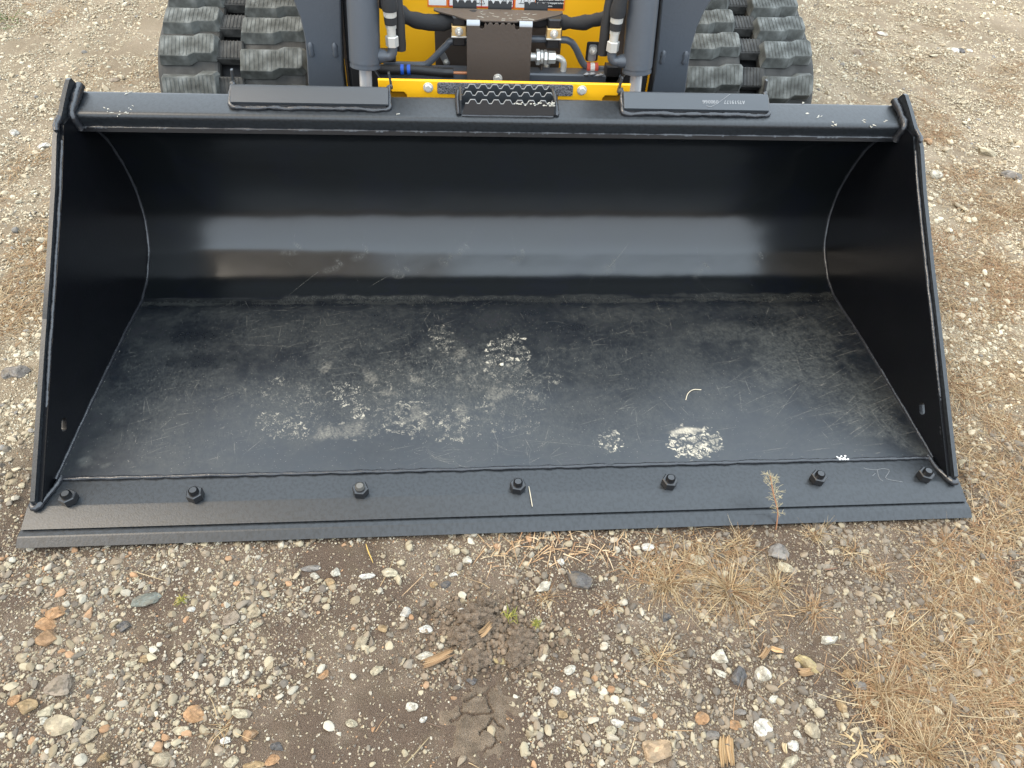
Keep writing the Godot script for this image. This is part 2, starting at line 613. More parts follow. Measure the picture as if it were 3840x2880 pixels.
func stone(x: float, z: float, w: float, d: float, tone: String, label: String) -> void:
	var k := stone_at.size()
	var t: Array = TONES[tone]
	var h := minf(w, d) * (0.62 if tone != "moss" and not label.contains("flat") and not label.contains("sunk") else 0.36)
	if label.contains("standing"):
		h = w * 1.9
		d = w * 0.6
	var big := maxf(w, d)
	var o := single("stone", rock(900 + k, 3, 10, 0.50, 0.04, Color(t[0], t[1], t[2])), M.stone, Vector3(x, gh(x, z) + h * 0.16, z), label, "stone", "loose stones picked out of the gravel")
	o.rotation = Vector3(rng.randf_range(-0.2, 0.2), rng.randf_range(-0.5, 0.5) + (0.0 if w > d else 0.0), rng.randf_range(-0.2, 0.2))
	o.scale = Vector3(w, h * 1.35, d) * 1.12
	stone_at.append(Vector3(x, z, big * 0.5))

func stones() -> void:
	stone(-0.936, 0.142, 0.042, 0.035, "rust", "rust orange stone, topmost and furthest right of the three orange stones lying together")
	stone(-0.953, 0.165, 0.044, 0.029, "rust", "long flat orange stone, middle one of the three orange stones lying together")
	stone(-0.937, 0.192, 0.045, 0.038, "brown", "knobbly orange brown stone, lowest of the three orange stones lying together")
	stone(-0.876, 0.289, 0.051, 0.050, "dun", "large flat dun stone half sunk in the dirt below the three orange stones")
	stone(-0.921, 0.323, 0.040, 0.034, "ochre", "blocky ochre stone near the left edge of the photo")
	stone(-0.949, 0.310, 0.022, 0.028, "rust", "upright orange stone left of the blocky ochre stone at the left edge")
	stone(-0.858, 0.354, 0.061, 0.049, "sand", "large angular pale tan stone with a flat top in the lower left")
	stone(-0.885, 0.331, 0.031, 0.025, "cream", "smooth cream stone above the large angular pale tan stone")
	stone(-0.887, 0.346, 0.016, 0.017, "white", "small white pebble tucked against the large angular pale tan stone")
	stone(-0.620, 0.350, 0.039, 0.034, "rust", "round stone banded orange and white, alone in brown dirt at lower left")
	stone(-0.540, 0.354, 0.033, 0.023, "cream", "cream wedge stone beside a cluster of dark grey pebbles")
	stone(-0.637, 0.377, 0.027, 0.020, "cream", "cream stone below and left of the round orange banded stone")
	stone(-0.514, 0.391, 0.026, 0.031, "brown", "rough upright orange brown stone beside the small dry grass tuft")
	stone(-0.555, 0.397, 0.021, 0.018, "bright", "bright white chip just below the small dry grass tuft at lower left")
	stone(-0.658, 0.425, 0.030, 0.032, "sand", "pitted pale stone at the bottom edge under the white chip")
	stone(-0.499, 0.441, 0.035, 0.019, "ochre", "flat ochre stone cut by the bottom edge of the photo")
	stone(-0.469, 0.434, 0.024, 0.019, "rust", "orange stone at the bottom edge, right of the flat ochre stone")
	stone(-0.539, 0.432, 0.023, 0.023, "cream", "cream stone at the bottom edge, left of the flat ochre stone")
	stone(-0.463, 0.413, 0.027, 0.016, "slate", "dark slate stone above the orange stone at the bottom edge")
	stone(-0.771, 0.124, 0.055, 0.041, "moss", "broad grey green flat rock sunk level with the gravel at left")
	stone(-0.550, 0.160, 0.029, 0.029, "sand", "tan stone at the right end of a gravel ridge, facing the blade")
	stone(-0.541, 0.184, 0.022, 0.018, "cream", "cream stone touching the tan stone on the gravel ridge")
	stone(-0.595, 0.171, 0.038, 0.030, "dun", "greyish flat stone left of the tan stone on the gravel ridge")
	stone(-0.799, 0.176, 0.033, 0.027, "slate", "dark wedge stone in the middle of the left hand gravel")
	stone(-0.755, 0.417, 0.021, 0.027, "ochre", "oval ochre stone standing on end near the bottom left")
	stone(-0.797, 0.379, 0.035, 0.027, "sand", "tan stone right of the large angular pale tan stone")
	stone(-0.762, 0.252, 0.021, 0.019, "cream", "cream pebble among dark pebbles in the left hand gravel")
	stone(-0.740, 0.247, 0.019, 0.019, "ochre", "tan pebble right beside the cream pebble among dark pebbles")
	stone(-0.675, 0.148, 0.016, 0.015, "bright", "small bright white pebble in the gravel below the blade's left half")
	stone(-0.452, 0.065, 0.042, 0.022, "grey", "long grey stone in a group of pale stones close to the blade")
	stone(-0.398, 0.079, 0.021, 0.025, "white", "white upright stone right of the long grey stone near the blade")
	stone(-0.407, 0.100, 0.021, 0.018, "ochre", "tan stone just below the white upright stone near the blade")
	stone(-0.439, 0.085, 0.019, 0.016, "white", "round white stone touching the long grey stone near the blade")
	stone(-0.398, 0.290, 0.023, 0.017, "rust", "orange stone in brown dirt left of the cracked mud")
	stone(-0.283, 0.084, 0.033, 0.026, "cream", "broad cream stone among pale stones below the middle of the blade")
	stone(-0.332, 0.091, 0.034, 0.015, "bright", "long white stone left of the broad cream stone")
	stone(-0.145, 0.036, 0.021, 0.020, "cream", "cream block near the blade, left of the straw litter")
	stone(-0.119, 0.059, 0.021, 0.024, "white", "oval whitish stone leaning beside the cream block near the blade")
	stone(-0.147, 0.089, 0.020, 0.014, "bright", "white tilted chip below the oval whitish stone")
	stone(0.044, 0.124, 0.041, 0.027, "white", "white angular flat stone pinned under dry straw")
	stone(0.121, 0.113, 0.062, 0.046, "slate", "large dark slate rock with pale veins below the blade")
	stone(-0.246, 0.174, 0.022, 0.022, "bright", "round white stone left of the standing white shard")
	stone(-0.291, 0.202, 0.022, 0.023, "ochre", "smooth tan cream stone left of the round white stone")
	stone(-0.205, 0.207, 0.026, 0.021, "bright", "white block left of the upturned soil clods")
	stone(-0.205, 0.264, 0.032, 0.023, "white", "white wedge with the wood splinter lying against it")
	stone(-0.130, 0.176, 0.020, 0.036, "bright", "tall white shard standing upright among the soil clods")
	stone(-0.332, 0.229, 0.028, 0.021, "sand", "pale speckled stone left of the white block")
	stone(-0.297, 0.285, 0.023, 0.023, "cream", "cream stone in dirt left of the wood splinter")
	stone(0.075, 0.302, 0.026, 0.021, "white", "round white stone right of the crumbled soil")
	stone(-0.058, 0.277, 0.027, 0.014, "yellow", "egg shaped yellow stone on the crumbled soil")
	stone(-0.115, 0.314, 0.022, 0.019, "slate", "dark grey stone at the top of the cracked mud")
	stone(-0.228, 0.356, 0.024, 0.021, "white", "mottled white flat stone left of the cracked mud")
	stone(-0.205, 0.379, 0.014, 0.013, "bright", "white pebble left of the main mud crack")
	stone(0.163, 0.344, 0.021, 0.015, "cream", "pale cream stone between the cracked mud and the big tan rock")
	stone(0.155, 0.402, 0.027, 0.017, "bright", "white wedge above and left of the big tan rock")
	stone(0.222, 0.453, 0.059, 0.045, "sandstone", "biggest stone in front, a tan rounded rock at the bottom edge")
	stone(0.283, 0.041, 0.032, 0.020, "bright", "white stone right under the blade beside the dry straw")
	stone(0.054, 0.382, 0.022, 0.017, "ochre", "orange tan stone in the gravel right of the mud cracks")
	stone(0.045, 0.340, 0.019, 0.016, "bright", "white pebble pair top in the gravel right of the mud cracks")
	stone(0.191, 0.397, 0.029, 0.016, "grey", "grey wedge stone above the big tan rock")
	stone(0.139, 0.416, 0.022, 0.017, "cream", "rough cream stone left of the white wedge and big tan rock")
	stone(-0.336, 0.379, 0.022, 0.017, "cream", "cream stone on bare dirt, far left of the mud cracks")
	stone(0.289, 0.204, 0.024, 0.017, "slate", "blue grey pebble beside the dry grass below the blade")
	stone(-0.189, 0.111, 0.019, 0.019, "ochre", "tan orange stone below the middle of the blade")
	stone(-0.167, 0.112, 0.024, 0.018, "slate", "dark blue grey stone touching the tan orange stone")
	stone(0.085, 0.071, 0.016, 0.017, "bright", "small white stone caught in the dry straw by the blade")
	stone(0.384, 0.290, 0.036, 0.038, "white", "white block with a rough face, left of the forked wood splinter")
	stone(0.459, 0.325, 0.035, 0.040, "white", "white pitted stone with a dark spot under the forked splinter")
	stone(0.558, 0.310, 0.053, 0.036, "yellow", "long yellow tan wedge stone beside a wood chip")
	stone(0.618, 0.267, 0.044, 0.025, "white", "long whitish stone above the yellow tan wedge stone")
	stone(0.581, 0.103, 0.034, 0.023, "cream", "cream oval stone beside the grass tuft under the blade's right end")
	stone(0.577, 0.064, 0.049, 0.047, "grey", "flat grey rock sunk in the ground close to the weed stem")
	stone(0.408, 0.333, 0.034, 0.054, "slate", "long dark grey rock between two white stones")
	stone(0.316, 0.403, 0.026, 0.023, "rust", "orange brown angular stone above the split wood stake")
	stone(0.378, 0.417, 0.025, 0.022, "rust", "flat orange stone right of the split wood stake")
	stone(0.428, 0.427, 0.034, 0.035, "bright", "bright white lump near the bottom, right of the flat orange stone")
	stone(0.595, 0.395, 0.021, 0.026, "ochre", "orange tan stone at the edge of the dry grass, lower right")
	stone(0.535, 0.387, 0.021, 0.019, "cream", "cream stone below the yellow tan wedge stone")
	stone(0.465, 0.376, 0.022, 0.018, "white", "white tilted stone below the white pitted stone")
	stone(0.521, 0.435, 0.028, 0.040, "sand", "pale long stone in the lower right gravel")
	stone(0.458, 0.485, 0.042, 0.023, "cream", "rough cream stone at the bottom edge near the dry grass")
	stone(0.476, 0.458, 0.020, 0.025, "bright", "white stone just above the rough cream stone at the bottom edge")
	stone(0.492, 0.439, 0.017, 0.017, "white", "white pebble left of the pale long stone")
	stone(0.632, 0.335, 0.025, 0.018, "ochre", "tan stone right of the yellow tan wedge stone")
	stone(0.393, 0.076, 0.034, 0.023, "cream", "cream stone left of the large spread grass tuft")
	stone(0.365, 0.104, 0.023, 0.026, "dun", "pinkish grey stone at the edge of the large spread grass tuft")
	stone(0.376, 0.320, 0.031, 0.018, "white", "white flat stone directly below the white block with a rough face")
	stone(0.650, 0.356, 0.027, 0.025, "grey", "round grey stone at the edge of the dry grass mat")
	stone(0.739, 0.324, 0.022, 0.018, "brown", "dark brown stone inside the dry grass mat")
	stone(0.394, 0.395, 0.030, 0.020, "grey", "grey rounded stone above the flat orange stone")
	stone(0.330, 0.433, 0.030, 0.020, "grey", "grey stone touching the top of the split wood stake")
	stone(1.887, -1.835, 0.044, 0.055, "brown", "brown square stone right of the bucket's top corner")
	stone(2.098, -1.753, 0.077, 0.057, "cream", "long cream slab on pale gravel right of the bucket")
	stone(2.098, -1.559, 0.074, 0.068, "grey", "grey rock at the right edge of the photo beside the bucket")
	stone(1.777, -1.563, 0.047, 0.062, "white", "white rock just right of the bucket's side plate")
	stone(-1.593, -2.302, 0.048, 0.042, "dun", "flat brownish stone on pale gravel left of the tracks")
	stone(-1.817, -1.825, 0.036, 0.037, "bright", "white stone left of the bucket's top left corner")
	stone(-1.675, -1.730, 0.046, 0.043, "bright", "white angular stone close to the bucket's top left corner")
	stone(-1.300, -0.524, 0.035, 0.044, "grey", "left one of two grey stones side by side left of the bucket")
	stone(-1.270, -0.525, 0.043, 0.041, "grey", "right one of two grey stones side by side left of the bucket")
	stone(1.981, -2.795, 0.055, 0.055, "dun", "tan stone on pale gravel right of the track")
	stone(2.544, -2.853, 0.040, 0.056, "bright", "white stone left of a dark stone in the upper right")
	stone(2.574, -2.848, 0.040, 0.062, "slate", "dark stone between two white stones in the upper right")
	stone(2.635, -2.860, 0.040, 0.057, "bright", "white stone right of a dark stone in the upper right")
	stone(2.393, -2.786, 0.071, 0.042, "cream", "flat cream slab in the upper right gravel")
	stone(2.244, -3.077, 0.060, 0.044, "bright", "long flat white stone on pale gravel, top right")

# ---- gravel ------------------------------------------------------------
const FOOT := [Vector2(-4.5, -5.5), Vector2(5.6, -5.8), Vector2(1.35, 0.85), Vector2(-1.4, 0.75)]

func covered(x: float, z: float, gap: float) -> bool:
	if absf(x) < 1.03 + gap and z < -0.004 - gap and z > -3.2 and (z > -1.0 or absf(x) < 0.96):
		return true
	return absf(x) < 0.93 and z < -1.0 and z > -3.2

func mix_tone(x: float, z: float, r: RandomNumberGenerator, small: bool) -> Color:
	var p := pale(x, z)
	var t := r.randf()
	var c: Color
	var patch := n2.get_noise_2d(x * 2.2 + 30.0, z * 2.2)
	if r.randf() < p:
		if t < 0.62:
			c = Color(0.42, 0.355, 0.255)
		elif t < 0.86:
			c = Color(0.47, 0.43, 0.33)
		elif t < 0.95:
			c = Color(0.27, 0.225, 0.16)
		else:
			c = Color(0.20, 0.185, 0.165)
	else:
		var greyer := 0.20 + 0.35 * smoothstep(-0.2, 0.3, x - 0.1 + patch * 0.5)
		if t < greyer:
			c = Color(0.160, 0.138, 0.110) if r.randf() < 0.65 else Color(0.100, 0.088, 0.075)
		elif t < greyer + 0.2:
			c = Color(0.22, 0.175, 0.125)
		elif t < greyer + 0.44:
			c = Color(0.32, 0.275, 0.19)
		elif t < greyer + 0.60:
			c = Color(0.375, 0.34, 0.27)
		elif t < 0.95:
			c = Color(0.235, 0.19, 0.125)
		else:
			c = Color(0.30, 0.175, 0.095)
		if small:
			c = c.lerp(Color(0.19, 0.15, 0.105), 0.62)
	if p < 0.6:
		c = c.lerp(Color(0.225, 0.178, 0.130), r.randf_range(0.05, 0.38))
	return c * r.randf_range(0.80, 1.15)

func scatter(called: String, meshes: Array, count: int, z_near: float, z_far: float, s0: float, s1: float, power: float, sd: int, clump: float, small: bool) -> void:
	var r := RandomNumberGenerator.new()
	r.seed = sd
	var spots := []
	var tints := []
	for m in meshes:
		spots.append([])
		tints.append([])
	var foot := PackedVector2Array(FOOT)
	var made := 0
	var tries := 0
	while made < count and tries < count * 12:
		tries += 1
		var z := lerpf(z_near, z_far, r.randf())
		var half := 1.45 + (0.75 - z) * 0.6
		var x := r.randf_range(-half, half * 1.1)
		if not Geometry2D.is_point_in_polygon(Vector2(x, z), foot):
			continue
		var s := s0 * pow(s1 / s0, pow(r.randf(), power))
		if covered(x, z, s * 0.3):
			continue
		var dn := n2.get_noise_2d(x * 4.5 + 13.0, z * 4.5) + 0.6 * n2.get_noise_2d(x * 1.7, z * 1.7 + 77.0)
		var bare := smoothstep(0.12, 0.06, Vector2(x + 0.10, (z - 0.385) * 0.9).length()) * 0.85
		bare = maxf(bare, smoothstep(0.2, 0.1, Vector2((x + 0.33) * 0.8, z - 0.41).length()) * 0.75)
		bare = maxf(bare, smoothstep(0.14, 0.05, Vector2((x + 0.40), (z - 0.05) * 2.0).length()) * 0.7)
		if r.randf() < clump * smoothstep(0.1, -0.35, dn) or r.randf() < bare:
			continue
		var hit := false
		if s > 0.004:
			for q in stone_at:
				if Vector2(q.x - x, q.y - z).length() < q.z * 0.8:
					hit = true
					break
		if hit:
			continue
		var b := Basis.from_euler(Vector3(r.randf_range(-0.5, 0.5), r.randf() * TAU, r.randf_range(-0.5, 0.5)))
		b = b * Basis.from_scale(Vector3(r.randf_range(0.85, 1.3), r.randf_range(0.7, 1.05), r.randf_range(0.8, 1.1)) * s)
		var k := r.randi() % meshes.size()
		spots[k].append(Transform3D(b, Vector3(x, gh(x, z) + s * r.randf_range(-0.12, 0.2), z)))
		tints[k].append(mix_tone(x, z, r, small))
		made += 1
	for k in meshes.size():
		var mm := MultiMesh.new()
		mm.transform_format = MultiMesh.TRANSFORM_3D
		mm.use_colors = true
		mm.mesh = meshes[k]
		mm.instance_count = spots[k].size()
		for i in spots[k].size():
			mm.set_instance_transform(i, spots[k][i])
			mm.set_instance_color(i, tints[k][i])
		var o := MultiMeshInstance3D.new()
		o.name = numbered(called)
		o.multimesh = mm
		o.material_override = M.pebble
		add_child(o)
		o.set_meta("kind", "stuff")

func gravel() -> void:
	var mid := []
	for i in 7:
		mid.append(rock(100 + i, 2, 10, 0.48, 0.05))
	var little := []
	for i in 5:
		little.append(rock(200 + i, 1, 7, 0.55, 0.05))
	var grain := []
	for i in 3:
		grain.append(rock(300 + i, 0, 2, 0.8, 0.0))
	scatter("gravel", mid, 32000, 0.8, -0.75, 0.0052, 0.024, 2.3, 71, 0.8, false)
	scatter("gravel", little, 150000, 0.8, -0.75, 0.0026, 0.0060, 1.4, 72, 0.45, false)
	scatter("gravel_grains", grain, 130000, 0.8, -0.75, 0.0011, 0.0027, 1.3, 73, 0.2, true)
	scatter("gravel", mid, 29000, -0.7, -5.7, 0.008, 0.036, 3.8, 74, 0.5, false)
	scatter("gravel", little, 270000, -0.7, -5.4, 0.0042, 0.010, 1.3, 75, 0.3, false)

# ---- dry grass ---------------------------------------------------------
func blade(mb: MB, at: Vector3, dir: Vector3, len: float, w: float, droop: float, c: Color, segs := 4) -> void:
	var p := at
	var d := dir.normalized()
	var s := d.cross(Vector3.UP)
	s = s.normalized() if s.length() > 0.1 else Vector3.RIGHT
	var old := [p - s * w, p + s * w]
	mb.tint = c
	for i in segs:
		d = (d + Vector3.DOWN * droop / segs + Vector3(rng.randfn(), rng.randfn() * 0.5, rng.randfn()) * 0.13).normalized()
		p += d * len / segs
		var t := w * (1.0 - 0.85 * float(i + 1) / segs)
		var now := [p - s * t, p + s * t]
		mb.quad(old[0], old[1], now[1], now[0])
		old = now

const STRAWS := [[0.34, 0.235, 0.125], [0.39, 0.285, 0.16], [0.28, 0.18, 0.095], [0.22, 0.13, 0.068], [0.42, 0.335, 0.21]]

func tuft(count: int, reach: float, spread: float, w := 0.0009, rusty := 0.0, low := 0.1, high := 1.2) -> ArrayMesh:
	var mb := MB.new()
	for i in count:
		var t: Array = STRAWS[rng.randi() % 5]
		var c := Color(t[0], t[1], t[2]) * rng.randf_range(0.45, 1.15)
		c = c.lerp(Color(0.22, 0.115, 0.06), rusty * rng.randf())
		var a := rng.randf() * TAU
		var e := rng.randf_range(low, high)
		var off := Vector3(rng.randfn(), 0, rng.randfn()) * spread * 0.4
		blade(mb, off, Vector3(cos(a) * cos(e), sin(e), sin(a) * cos(e)), reach * rng.randf_range(0.4, 1.1), w * rng.randf_range(0.7, 1.4), rng.randf_range(0.4, 1.5), c)
	return mb.mesh()

func grass_clump(x: float, z: float, reach: float, count: int, label: String, rusty := 0.0, spread := 0.02) -> void:
	single("dry_grass_tuft", tuft(count, reach, spread, 0.0007, rusty), M.straw, Vector3(x, gh(x, z), z), label, "grass tuft", "dry grass tufts standing in the gravel")

var patches := []

func mat_of_straw(x: float, z: float, rx: float, rz: float, k: int) -> void:
	patches.append([x, z, rx, rz, k])

func straw() -> void:
	grass_clump(0.437, 0.151, 0.115, 190, "largest spread tuft of dry grass in front of the blade, left of the weed stem")
	grass_clump(0.547, 0.149, 0.085, 110, "dry grass tuft directly below the weed stem, right of the largest tuft")
	grass_clump(0.608, 0.205, 0.075, 80, "thin dry grass tuft below and right of the weed stem", 0.4)
	grass_clump(0.678, 0.029, 0.06, 80, "small dry tuft against the blade, right of the weed stem")
	grass_clump(0.500, 0.040, 0.065, 70, "low dry tuft against the blade, left of the weed stem")
	grass_clump(0.789, 0.126, 0.07, 60, "sparse tuft of dry grass right of the cream oval stone", 0.3)
	grass_clump(0.968, 0.064, 0.08, 70, "reddish dry tuft off the blade's right end", 0.8)
	grass_clump(0.743, 0.075, 0.06, 50, "wispy dry grass trailing from the blade near its right end")
	grass_clump(0.690, 0.374, 0.13, 120, "long stemmed dry tuft at the edge of the dry grass mat, lower right", 0.3)
	grass_clump(0.721, 0.485, 0.12, 150, "dense golden tuft at the bottom edge of the photo")
	grass_clump(0.256, 0.288, 0.075, 70, "star shaped dry tuft alone in the gravel below the blade's middle")
	grass_clump(0.306, 0.135, 0.09, 120, "golden dry tuft left of the largest spread tuft")
	grass_clump(0.169, 0.175, 0.05, 40, "small brown wispy tuft below the dark slate rock", 0.5)
	grass_clump(0.046, 0.146, 0.07, 36, "pale dry plant growing over the white angular flat stone")
	grass_clump(-0.564, 0.372, 0.06, 34, "small dry grass tuft by the white chip, lower left")
	grass_clump(0.872, 0.208, 0.08, 60, "dry tuft in bare dirt off the blade's right end", 0.4)
	# straw lying as a mat, where nobody could count the blades
	mat_of_straw(1.22, -0.28, 0.13, 0.25, 60)
	mat_of_straw(1.17, -0.06, 0.14, 0.16, 46)
	mat_of_straw(1.06, 0.10, 0.16, 0.10, 24)
	mat_of_straw(1.42, -0.60, 0.16, 0.22, 50)
	mat_of_straw(1.62, -0.95, 0.2, 0.25, 46)
	mat_of_straw(1.95, -1.35, 0.25, 0.3, 40)
	mat_of_straw(1.85, -2.05, 0.3, 0.25, 34)
	mat_of_straw(1.25, -1.75, 0.3, 0.3, 42)
	mat_of_straw(2.3, -2.6, 0.4, 0.4, 20)
	mat_of_straw(2.9, -2.2, 0.5, 0.5, 26)
	mat_of_straw(2.4, -3.3, 0.5, 0.4, 14)
	mat_of_straw(0.88, 0.45, 0.20, 0.12, 75)
	mat_of_straw(0.82, 0.36, 0.16, 0.12, 40)
	mat_of_straw(1.02, 0.30, 0.16, 0.14, 44)
	mat_of_straw(1.0, 0.18, 0.15, 0.08, 20)
	mat_of_straw(0.40, 0.09, 0.14, 0.05, 16)
	mat_of_straw(0.42, 0.15, 0.11, 0.07, 12)
	mat_of_straw(0.30, 0.11, 0.07, 0.06, 8)
	mat_of_straw(-1.37, -0.85, 0.08, 0.14, 16)
	mat_of_straw(-1.42, -1.1, 0.12, 0.1, 10)
	mat_of_straw(-1.6, -1.5, 0.2, 0.2, 8)
	mat_of_straw(-2.3, -2.9, 0.4, 0.3, 12)
	mat_of_straw(-1.5, -2.3, 0.3, 0.3, 9)
	mat_of_straw(-1.38, -0.68, 0.06, 0.1, 6)
	var kinds := []
	for i in 5:
		kinds.append(tuft(56, 0.085, 0.07, 0.00075, 0.25 if i < 3 else 0.9, -0.05, 0.55))
	var r := RandomNumberGenerator.new()
	r.seed = 88
	var spots := [[], [], [], [], []]
	for p in patches:
		for i in int(p[4] * (0.72 if p[1] > 0.2 else (0.7 if p[1] > -0.7 else 1.25))):
			var a := r.randf() * TAU
			var q := sqrt(r.randf())
			var x: float = p[0] + cos(a) * q * p[2]
			var z: float = p[1] + sin(a) * q * p[3]
			if covered(x, z, 0.0):
				continue
			var k := r.randi() % 5 if z < -0.7 or r.randf() < 0.15 else r.randi() % 3
			if x < 0.0:
				k = r.randi() % 3
			var s := r.randf_range(0.6, 1.15) * (1.0 if z > -0.7 else 1.25)
			spots[k].append(Transform3D(Basis.from_euler(Vector3(0, r.randf() * TAU, 0)).scaled(Vector3(s, s * 0.8, s)), Vector3(x, gh(x, z) + 0.003, z)))
	for k in 5:
		var mm := MultiMesh.new()
		mm.transform_format = MultiMesh.TRANSFORM_3D
		mm.mesh = kinds[k]
		mm.instance_count = spots[k].size()
		for i in spots[k].size():
			mm.set_instance_transform(i, spots[k][i])
		var o := MultiMeshInstance3D.new()
		o.name = numbered("dry_grass")
		o.multimesh = mm
		o.material_override = M.straw
		add_child(o)
		o.set_meta("kind", "stuff")

# ---- clods, sticks, weed, bits ----------------------------------------
func clod(x: float, z: float, w: float, h: float, d: float, label: String) -> void:
	var mb := MB.new()
	var src := ico(4)
	var v: Array = src[0].duplicate()
	var k := x * 300.0
	for i in v.size():
		var p: Vector3 = v[i]
		var e := n1.get_noise_3d(p.x * 50 + k, p.y * 50, p.z * 50) * 0.5 + n1.get_noise_3d(p.x * 170 + k, p.y * 170, p.z * 170) * 0.2 + absf(n1.get_noise_3d(p.x * 420, p.y * 420 + k, p.z * 420)) * 0.12
		v[i] = p * (1.0 + e) * Vector3(w, h, d) * 0.5
	for t in src[1]:
		mb.tint = Color(0.20, 0.155, 0.115) * (0.95 + 0.5 * n1.get_noise_3d(v[t[0]].x * 4000 + k, v[t[0]].y * 4000, v[t[0]].z * 4000))
		mb.tri(v[t[0]], v[t[2]], v[t[1]])
	single("soil_clod", mb, M.soil, Vector3(x, gh(x, z) + h * 0.2, z), label, "soil clod", "clods of upturned soil in front of the blade")

func clods() -> void:
	clod(-0.105, 0.192, 0.068, 0.040, 0.042, "upper crumbly brown soil clod right behind the tall white shard")
	clod(-0.127, 0.230, 0.062, 0.038, 0.040, "grey brown soil clod between the wood splinter and the tall white shard")
	clod(-0.012, 0.242, 0.055, 0.024, 0.045, "loose brown soil clod under the small green sprig")
	clod(-0.020, 0.272, 0.05, 0.022, 0.038, "brown soil clod just above the egg shaped yellow stone")
	clod(-0.105, 0.275, 0.048, 0.022, 0.036, "low soil clod just above the cracked mud")
	clod(-0.085, 0.163, 0.034, 0.026, 0.026, "small reddish soil clod topmost of the upturned clods")
	clod(-0.145, 0.168, 0.032, 0.020, 0.026, "small soil clod left of the tall white shard")
	clod(-0.066, 0.205, 0.030, 0.018, 0.024, "small soil clod between the upper clod and the green sprig")
	var lumps := []
	for i in 3:
		lumps.append(rock(640 + i, 2, 4, 0.7, 0.16))
	for k in 3:
		var mm := MultiMesh.new()
		mm.transform_format = MultiMesh.TRANSFORM_3D
		mm.use_colors = true
		mm.mesh = lumps[k]
		mm.instance_count = 420
		for i in 420:
			var x := -0.075 + rng.randfn() * 0.075
			var z := 0.222 + rng.randfn() * 0.045
			var s := 0.003 + 0.011 * pow(rng.randf(), 2.5)
			mm.set_instance_transform(i, Transform3D(Basis.from_euler(Vector3(rng.randf() * 6, rng.randf() * 6, 0)).scaled(Vector3.ONE * s), Vector3(x, gh(x, z) + s * 0.3, z)))
			mm.set_instance_color(i, Color(0.145, 0.108, 0.076) * rng.randf_range(0.7, 1.3))
		var o := MultiMeshInstance3D.new()
		o.name = numbered("soil_crumbs")
		o.multimesh = mm
		o.material_override = M.pebble
		add_child(o)
		o.set_meta("kind", "stuff")

func stick(called: String, a: Vector2, b: Vector2, r: float, c: Color, label: String, category: String, fibres := 1, lift := 0.006) -> void:
	var mb := MB.new()
	var mid := (a + b) / 2.0
	var at := Vector3(mid.x, gh(mid.x, mid.y) + lift, mid.y)
	var along := b - a
	var side := Vector3(-along.y, 0, along.x).normalized()
	for f in fibres:
		mb.tint = c * rng.randf_range(0.65, 1.2)
		var off := side * r * 1.3 * (f - (fibres - 1) / 2.0) + Vector3.UP * rng.randf_range(-0.4, 0.8) * r
		var t0 := -0.5 + rng.randf_range(0.0, 0.16) * minf(1.0, fibres - 1)
		var t1 := 0.5 - rng.randf_range(0.0, 0.2) * minf(1.0, fibres - 1)
		var pts := PackedVector3Array()
		for i in 7:
			var t := lerpf(t0, t1, i / 6.0)
			pts.append(Vector3(along.x * t, sin(i * 0.9 + f) * r * 0.5, along.y * t) + off + side * sin(i * 0.8) * r * 0.6)
		mb.tube(pts, PackedFloat32Array([r * 0.5, r, r * 1.1, r, r, r * 0.8, r * 0.3]), 6)
	single(called, mb, M.straw, at, label, category)

